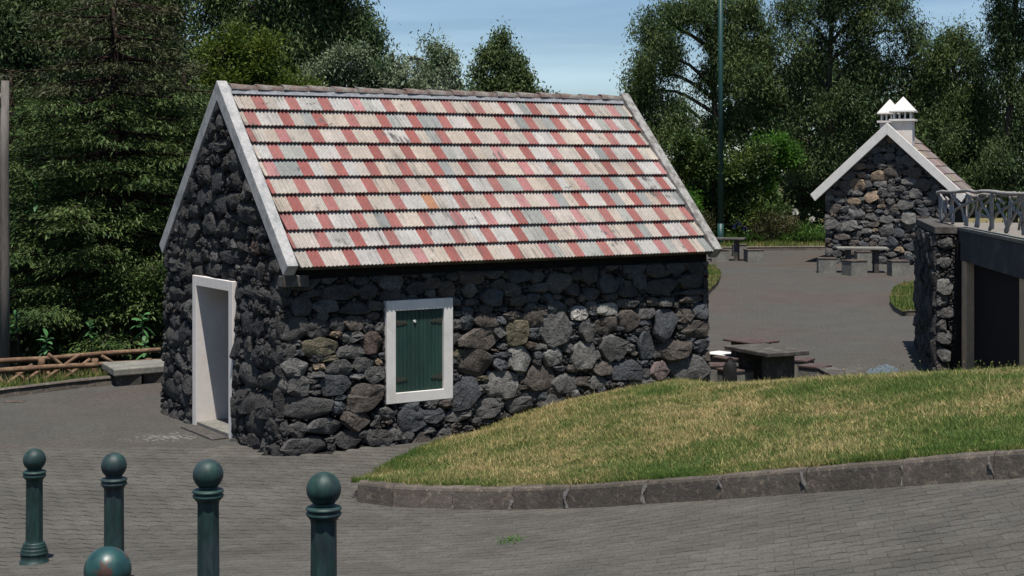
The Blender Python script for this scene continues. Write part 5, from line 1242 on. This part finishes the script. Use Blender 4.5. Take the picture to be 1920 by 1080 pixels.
def euc(px, Y, lobes, label, dens=.26, m=leaf_euc, ln=.175, wd=.047, **k):
    dens *= 1.9
    kk = dict(crad=.42, per=30, shell=.42, trunk_r=.2, group=GE); kk.update(k)
    return tree('eucalyptus_tree', px, Y, lobes, dens, 'euc', ln, wd, m, mat_bark_pale, label, **kk)
euc(60, 46, [(30, 60, 90, 100), (120, 40, 80, 90), (60, -40, 110, 80), (10, 170, 80, 70), (110, 180, 70, 80), (40, 280, 90, 70)], 'grey green eucalyptus at the upper left corner', m=leaf_euc2)
euc(255, 48, [(240, 30, 70, 60), (300, 90, 60, 80), (200, 130, 60, 70), (330, 180, 60, 80), (280, -50, 90, 60), (170, 20, 60, 80), (240, 220, 80, 60), (325, 20, 22, 70)], 'eucalyptus behind the bare conifer top', m=leaf_euc2)
euc(520, 46, [(400, -10, 50, 70), (470, 30, 70, 90), (560, 0, 80, 90), (640, 20, 60, 70), (520, 110, 80, 70), (610, 90, 60, 60), (670, 60, 40, 50), (690, 85, 28, 30), (560, -80, 100, 60), (440, 130, 60, 70)], 'tall eucalyptus rising behind the left end of the cottage ridge', m=leaf_euc2, dens=.3)
tree('olive_green_tree', 420, 40, [(395, 130, 32, 50), (425, 190, 45, 50), (470, 150, 45, 50), (410, 250, 42, 45), (455, 110, 35, 35), (520, 160, 45, 40), (390, 330, 40, 50), (430, 70, 26, 34), (560, 175, 35, 30), (360, 270, 30, 50), (500, 90, 30, 34), (380, 400, 50, 50)], .42, 'round', .10, .055, leaf_olive, mat_bark, 'yellow green bushy tree behind the apex of the near gable', crad=.28, per=30, shell=.35, group='trees behind the cottage roof')
GS = 'silvery trees above the cottage ridge'
tree('silvery_tree', 600, 44, [(600, 150, 38, 34), (635, 120, 30, 28), (590, 175, 50, 30), (680, 130, 42, 45), (650, 165, 50, 36), (720, 140, 30, 32)], .42, 'round', .12, .05, leaf_silver, mat_bark, 'silvery leaved tree left of the sky gap', crad=.25, per=26, group=GS)
tree('silvery_tree', 740, 46, [(740, 150, 34, 34), (700, 175, 50, 26), (736, 112, 11, 18), (770, 170, 40, 26), (745, 135, 14, 20)], .42, 'round', .12, .05, leaf_silver, mat_bark, 'low silvery tree with one upright tip over the ridge', crad=.22, per=26, group=GS)
tree('silvery_tree', 815, 48, [(815, 92, 30, 34), (840, 120, 28, 30), (790, 125, 30, 30), (820, 150, 50, 34), (865, 160, 28, 28), (780, 175, 40, 20), (765, 108, 14, 14), (853, 100, 14, 14)], .45, 'euc', .13, .045, leaf_silver, mat_bark, 'rounded silvery tree in the middle of the ridge skyline', crad=.25, per=26, group=GS)
euc(940, 50, [(938, 75, 24, 26), (925, 105, 30, 30), (965, 115, 28, 32), (905, 145, 26, 34), (945, 150, 40, 36), (985, 145, 18, 26), (960, 178, 50, 20), (900, 175, 30, 20)], 'conical eucalyptus standing alone against the sky over the ridge', dens=.40, crad=.26, trunk_r=.12, ln=.14)
tree('small_tree', 1018, 52, [(1016, 178, 14, 14), (1035, 186, 12, 10), (1000, 186, 16, 12)], .6, 'round', .11, .05, leaf_silver, mat_bark, 'small pale treetop just showing right of the lone eucalyptus', crad=.16, per=20, group=GS, trunk_r=.08)
euc(1338, 63, [(1215, 55, 34, 30), (1245, 110, 55, 55), (1205, 140, 30, 40), (1235, 190, 58, 60), (1195, 175, 30, 30), (1270, 250, 55, 50), (1300, 20, 60, 40), (1265, 15, 40, 30), (1390, 10, 50, 40), (1400, 80, 55, 55), (1345, 75, 38, 45), (1430, 55, 22, 30),
    (1395, 140, 55, 50), (1330, 150, 32, 34), (1440, 110, 32, 44), (1400, 210, 50, 40), (1350, 230, 45, 36), (1450, 180, 40, 60), (1300, 300, 40, 30)], 'big airy eucalyptus between the cottage and the lamp post', dens=.38, trunk_r=.2, m=leaf_euc, twigs=70)
euc(1560, 63, [(1500, 30, 50, 60), (1560, 10, 60, 60), (1640, 20, 70, 60), (1700, 60, 36, 50), (1480, 110, 45, 60), (1550, 100, 60, 60), (1620, 110, 60, 60), (1700, 130, 40, 50), (1500, 200, 50, 60), (1570, 190, 50, 60), (1640, 190, 60, 60), (1720, 200, 50, 60), (1580, -50, 90, 60), (1540, 280, 70, 50), (1470, 250, 50, 60), (1670, 280, 70, 60)],
    'tall dense eucalyptus mass behind the far chimneys', dens=.24, m=leaf_euc2, ln=.18)
euc(1790, 62, [(1788, 60, 34, 34), (1760, 110, 50, 50), (1820, 110, 40, 46), (1780, 180, 60, 60), (1830, 190, 50, 60), (1770, 260, 60, 60), (1830, 280, 60, 60), (1800, 340, 70, 50), (1740, 170, 40, 60)], 'shorter eucalyptus below the sky notch at right', dens=.26, m=leaf_euc)
euc(1900, 60, [(1890, 20, 40, 50), (1915, 80, 50, 50), (1870, 60, 22, 50), (1890, 150, 45, 60), (1920, 230, 60, 60), (1880, 300, 50, 60), (1960, 100, 60, 90), (1900, -40, 60, 50), (1910, 360, 60, 40)], 'eucalyptus filling the upper right corner', dens=.26, m=leaf_euc2)
GB = 'shrubs behind the plaza verge'
tree('laurel_shrub', 1330, 61.5, [(1290, 330, 40, 50), (1330, 300, 40, 40), (1300, 390, 45, 50), (1370, 320, 45, 50), (1400, 370, 50, 50), (1350, 390, 50, 50), (1410, 300, 30, 34), (1440, 400, 40, 40), (1280, 280, 30, 30), (1370, 425, 50, 24)], .42, 'round', .17, .075, leaf_laurel, mat_bark, 'glossy dark green laurel behind the lamp post', cat='shrub', group=GB, crad=.32, per=20, shell=.35)
tree('bright_tree', 1440, 62, [(1440, 270, 40, 26), (1420, 300, 36, 26), (1470, 300, 34, 28), (1450, 320, 44, 24), (1430, 350, 26, 30), (1440, 385, 30, 30), (1485, 280, 18, 20)], .42, 'round', .14, .05, leaf_bright, mat_bark, 'vivid light green tree between lamp post and far cottage', cat='tree', group=GB, crad=.28, per=24)
tree('dark_shrub', 1510, 65, [(1500, 360, 50, 60), (1540, 420, 50, 50), (1490, 430, 50, 40), (1560, 330, 50, 60), (1450, 440, 40, 26)], .22, 'round', .16, .06, leaf_euc2, mat_bark, 'dark shrub in the shade left of the far cottage', cat='shrub', group=GB)
tree('heath_shrub', 1445, 60.8, [(1440, 425, 34, 22), (1470, 430, 26, 18), (1415, 432, 20, 14), (1320, 425, 20, 20)], .6, 'up', .14, .025, leaf_brown, mat_bark, 'brownish green heath bush on the verge', cat='shrub', group=GB, crad=.3)
tree('heath_shrub', 1312, 60.8, [(1312, 425, 14, 28), (1300, 440, 16, 16)], .7, 'up', .14, .025, leaf_brown, mat_bark, 'small heath bush at the gable foot left of the lamp post', cat='shrub', group=GB, crad=.3)
tree('leafy_bush', 1530, 61.0, [(1520, 440, 30, 12), (1480, 446, 30, 9), (1555, 440, 30, 14), (1500, 432, 20, 10)], .7, 'round', .13, .05, leaf_strap, mat_bark, 'low leafy green bush beside the far cottage wall', cat='shrub', group=GB, crad=.25, limbs=False)
tree('leafy_bush', 1300, 59, [(1296, 390, 24, 22), (1285, 420, 26, 34)], .6, 'round', .12, .05, leaf_bright, mat_bark, 'light green bush just past the far roof corner', cat='shrub', group=GB, crad=.25, limbs=False)
# strap leaved plants with flower heads
def strap_plant(px, py, Y, n, h, label, flower=None, fh=.9, gm=leaf_strap):
    p = at_y(px, py, Y); bz = float(back_z(np.array([p.x]), np.array([Y]))[0]); t = empty('agapanthus', (p.x, Y, bz), label=label, cat='plant', group='strap leaved plants on the verge')
    mb = MB()
    for i in range(n):
        a = random.uniform(0, 6.28); L = h * random.uniform(.6, 1.2); r0 = random.uniform(0, .12); wv = .018; bend = random.uniform(.35, .8); pts = []
        for k in range(4):
            s = k / 3; pts.append(Vector((p.x + math.cos(a) * (r0 + L * bend * s ** 1.5), Y + math.sin(a) * (r0 + L * bend * s ** 1.5), bz + L * (s - .45 * s * s * bend * 1.6))))
        sd_ = Vector((-math.sin(a), math.cos(a), 0)) * wv; vs = []
        for k, q in enumerate(pts): vs += [q - sd_ * (1 - k / 3.2), q + sd_ * (1 - k / 3.2)]
        mb.add(vs, [(2 * k, 2 * k + 1, 2 * k + 3, 2 * k + 2) for k in range(3)])
    wobj('leaves', mb.mesh('leaves'), t, gm)
    for (fx, fy, fr, fm) in flower or []:
        q = at_y(fx, fy, Y); mb = MB(); mb.tube([(p.x, Y, bz), (q.x, Y, q.z)], .012, 5); st_ = wobj('stem', mb.mesh('stem'), t, gm)
        n2 = 60; d = rdir(n2); V, Fq = leaf_quads(np.tile(np.array(q), (n2, 1)) + d * fr * .3, d, rdir(n2), np.full(n2, fr * .75), np.full(n2, fr * .35)); wobj('flower_head', np_mesh('flower_head', V, Fq), st_, fm)
strap_plant(1498, 440, 60.6, 60, .8, 'strap leaved plant with the larger white flower head', [(1491, 398, .15, mat_petal)])
strap_plant(1516, 440, 60.8, 50, .7, 'strap leaved plant with a small yellowish white flower head by the far cottage', [(1523, 411, .13, mat_petal), (1517, 402, .04, mat_petal)])
strap_plant(1464, 440, 60.9, 40, .6, 'strap leaved plant with a tiny white bud', [(1465, 406, .045, mat_petal)])
strap_plant(1384, 443, 60.6, 60, .7, 'strap leaved plant with blue flower heads right of the lamp post', [(1384, 421, .16, mat_petal_blue), (1396, 429, .12, mat_petal_blue), (1377, 427, .1, mat_petal_blue)])
for i, (x, l) in enumerate(((1372, 'foot of the lamp post, right side'), (1400, 'right of the blue flowers'), (1425, 'before the brown heath bush'), (1545, 'beside the far cottage wall'), (1334, 'left of the lamp post foot'))):
    strap_plant(x, 445, 60.4 + .1 * i, 80, .75, 'bright strap leaved clump ' + l)
# forest backdrop further off
GF = 'dense woodland trees far behind'
labs = ['far woodland tree behind the grey pole', 'far woodland tree behind the first conifer', 'far woodland tree behind the near gable', 'far woodland tree behind the left of the ridge', 'far woodland tree behind the lone stone stool', 'far woodland tree left of the far cottage', 'far woodland tree over the far cottage roof', 'far woodland tree behind the railing']
for i, (x, y) in enumerate(((20, 150), (190, 180), (380, 230), (560, 230), (1330, 380), (1490, 300), (1680, 260), (1880, 260))):
    Lx = [(x + dx * 95, y + dy * 105, 85, 85) for dx in (-1, 0, 1) for dy in (-1, 0, 1, 2)] if x != 1330 and x != 560 else [(x + dx * 60, y + dy * 50, 60, 50) for dx in (-1, 0, 1) for dy in (0, 1)]
    if x == 1490: Lx = [l for l in Lx if not (l[1] < 150 and l[0] < 1450)]
    if x in (1680, 1880): Lx = [(a, b + 70, c, d) for a, b, c, d in Lx]
    tree('woodland_tree', x, 74 + (i % 3) * 2, Lx, .085, 'round', .34, .16, leaf_euc2, mat_bark, labs[i], group=GF, crad=.7, per=20, trunk_r=.3, base_z=-1, shell=.4)
# understory behind the fence: dark bushes and broad leaved plants
GU = 'bushes in the shade behind the log fence'
for i, (x, y, Y, rr) in enumerate(((40, 560, 33, 80), (150, 590, 35, 80), (270, 580, 34, 70), (60, 440, 40, 110), (250, 430, 42, 110))):
    tree('dark_shrub', x, Y, [(x + dx * rr * .8, y + dy * rr * .7, rr * .8, rr * .7) for dx in (-1, 0, 1) for dy in (-.6, .5)], .14, 'round', .17, .07, leaf_euc2, mat_bark, ('dark bush low behind the grey pole', 'dark bush low behind the middle of the fence', 'dark bush by the back corner of the cottage', 'dark thicket above the grey pole foot', 'dark thicket behind the conifer trunk')[i], cat='shrub', group=GU, base_z=-1.0, crad=.4, per=20)
for i, (x, y) in enumerate(((238, 525), (300, 515), (270, 545))):
    tree('leafy_bush', x, 29.5, [(x, y, 26, 16), (x + 14, y + 14, 26, 16), (x - 16, y + 12, 20, 14)], .75, 'needle', .10, .03, leaf_con, mat_bark, ('low feathery green bough clump left of the cottage', 'feathery green bough clump touching the cottage edge', 'feathery bough clump below the others left of the cottage')[i], cat='shrub', group=GU, crad=.22, base_z=-.8, trunk_r=.03)
def broad_plant(px, py, Y, r, label, n=13):
    p = at_y(px, py, Y); bz = -.6; t = empty('broadleaf_plant', (p.x, Y, bz), label=label, cat='plant', group='broad leaved plants behind the log fence'); mb = MB()
    mb.tube(smooth([Vector((p.x + .08, Y, bz)), Vector((p.x + .03, Y, (bz + p.z) / 2)), Vector((p.x - .02, Y, p.z))], 3), .010, 5); wobj('stem', mb.mesh('stem'), t, mat_bark)
    for i in range(n):
        a = 2.4 * i + random.uniform(-.5, .5); f0 = i / n; el = R(60 - 95 * f0 + random.uniform(-22, 22)); L = r * random.uniform(.5, 1.15); d = Vector((math.cos(a) * math.cos(el), math.sin(a) * math.cos(el), math.sin(el))); s = Vector((-math.sin(a), math.cos(a), random.uniform(-.5, .5))).normalized(); c = Vector((p.x, Y, p.z - r * 1.3 * f0)); w_ = L * .20
        d0 = random.uniform(.05, .5); vs = []
        for k, (f_, wf) in enumerate(((0, .1), (.3, .85), (.6, 1.0), (.85, .55), (1.0, .03))):
            q = c + d * L * f_ + Vector((0, 0, -d0 * L * f_ * f_)); vs += [q - s * w_ * wf + Vector((0, 0, .06 * w_ * wf)), q - Vector((0, 0, .1 * w_)), q + s * w_ * wf + Vector((0, 0, .06 * w_ * wf))]
        fs = []
        for k in range(4): fs += [(3 * k, 3 * k + 1, 3 * k + 4, 3 * k + 3), (3 * k + 1, 3 * k + 2, 3 * k + 5, 3 * k + 4)]
        m2 = MB(); m2.add(vs, fs); wobj('leaf', m2.mesh('leaf'), t, leaf_plant, True)
for x, y, Y, r, l in ((88, 630, 27.6, .22, 'broad leaved plant right of the grey pole foot'), (170, 605, 28, .22, 'broad leaved plant above the middle fence post'), (32, 592, 28, .22, 'broad leaved plant touching the grey pole'), (268, 592, 28.2, .24, 'broad leaved plant near the cottage edge'), (272, 640, 27.4, .18, 'small broad leaved plant at the end of the fence'), (70, 352, 30, .3, 'pale drooping leaved plant high beside the grey pole')):
    broad_plant(x, y, Y, r, l)
# weed in the paving and seed stalks on the crest
p = at_fn(965, 1022, gzf); n = 420; c = np.array(p) + rng.normal(size=(n, 3)) * np.array([.07, .13, .010]); d = norm(rng.normal(size=(n, 3)) * np.array([1, 1, .3]) + np.array([0, 0, .35])); V, Fq = leaf_quads(c, d, np.tile([0, 0, 1.], (n, 1)) + rdir(n) * .3, rng.uniform(.025, .055, n), rng.uniform(.009, .017, n))
link('weed', np_mesh('weed', V, Fq), None, leaf_bright, label='small green weed growing between the pavers in front of the kerb', cat='weed')
mb = MB()
for i in range(60):
    px = random.choice((random.uniform(1830, 1905), random.uniform(1500, 1920), random.uniform(1780, 1900))); Y = 19.0 + (1920 - px) / 400 * 1.2; x = (px - 960) * Y / F; z = mzf(x, Y); h = random.uniform(.06, .2); lx = random.uniform(-.03, .03)
    mb.tube([(x, Y, z), (x + lx * .4, Y, z + h * .6), (x + lx, Y, z + h)], .0022, 3, caps=False); mb.tube([(x + lx, Y, z + h - .005), (x + lx, Y, z + h + .012)], .007, 5)
link('seed_stalks', mb.mesh('seed_stalks'), None, mat_grass, kind='stuff', label='thin seed stalks standing on the lawn crest', cat='grass')
n = 900; xy = np.stack([rng.uniform(-5, 5, n), rng.uniform(8, 19.5, n)], 1); xy = xy[~pip(mound_poly, xy[:, 0], xy[:, 1])]; n = len(xy); c = np.stack([xy[:, 0], xy[:, 1], gz(xy[:, 0], xy[:, 1]) + .014], 1); a = rng.uniform(0, 6.28, n)
V, Fq = leaf_quads(c, np.stack([np.cos(a), np.sin(a), 0 * a], 1), np.tile([0, 0, 1.], (n, 1)) + rdir(n) * .2, rng.uniform(.008, .045, n), rng.uniform(.004, .012, n))
link('plant_litter', np_mesh('plant_litter', V, Fq), None, M('dry_litter', (.30, .25, .18), .9, .1, island=.5), kind='stuff', label='scraps of dry leaf scattered over the paving', cat='litter')
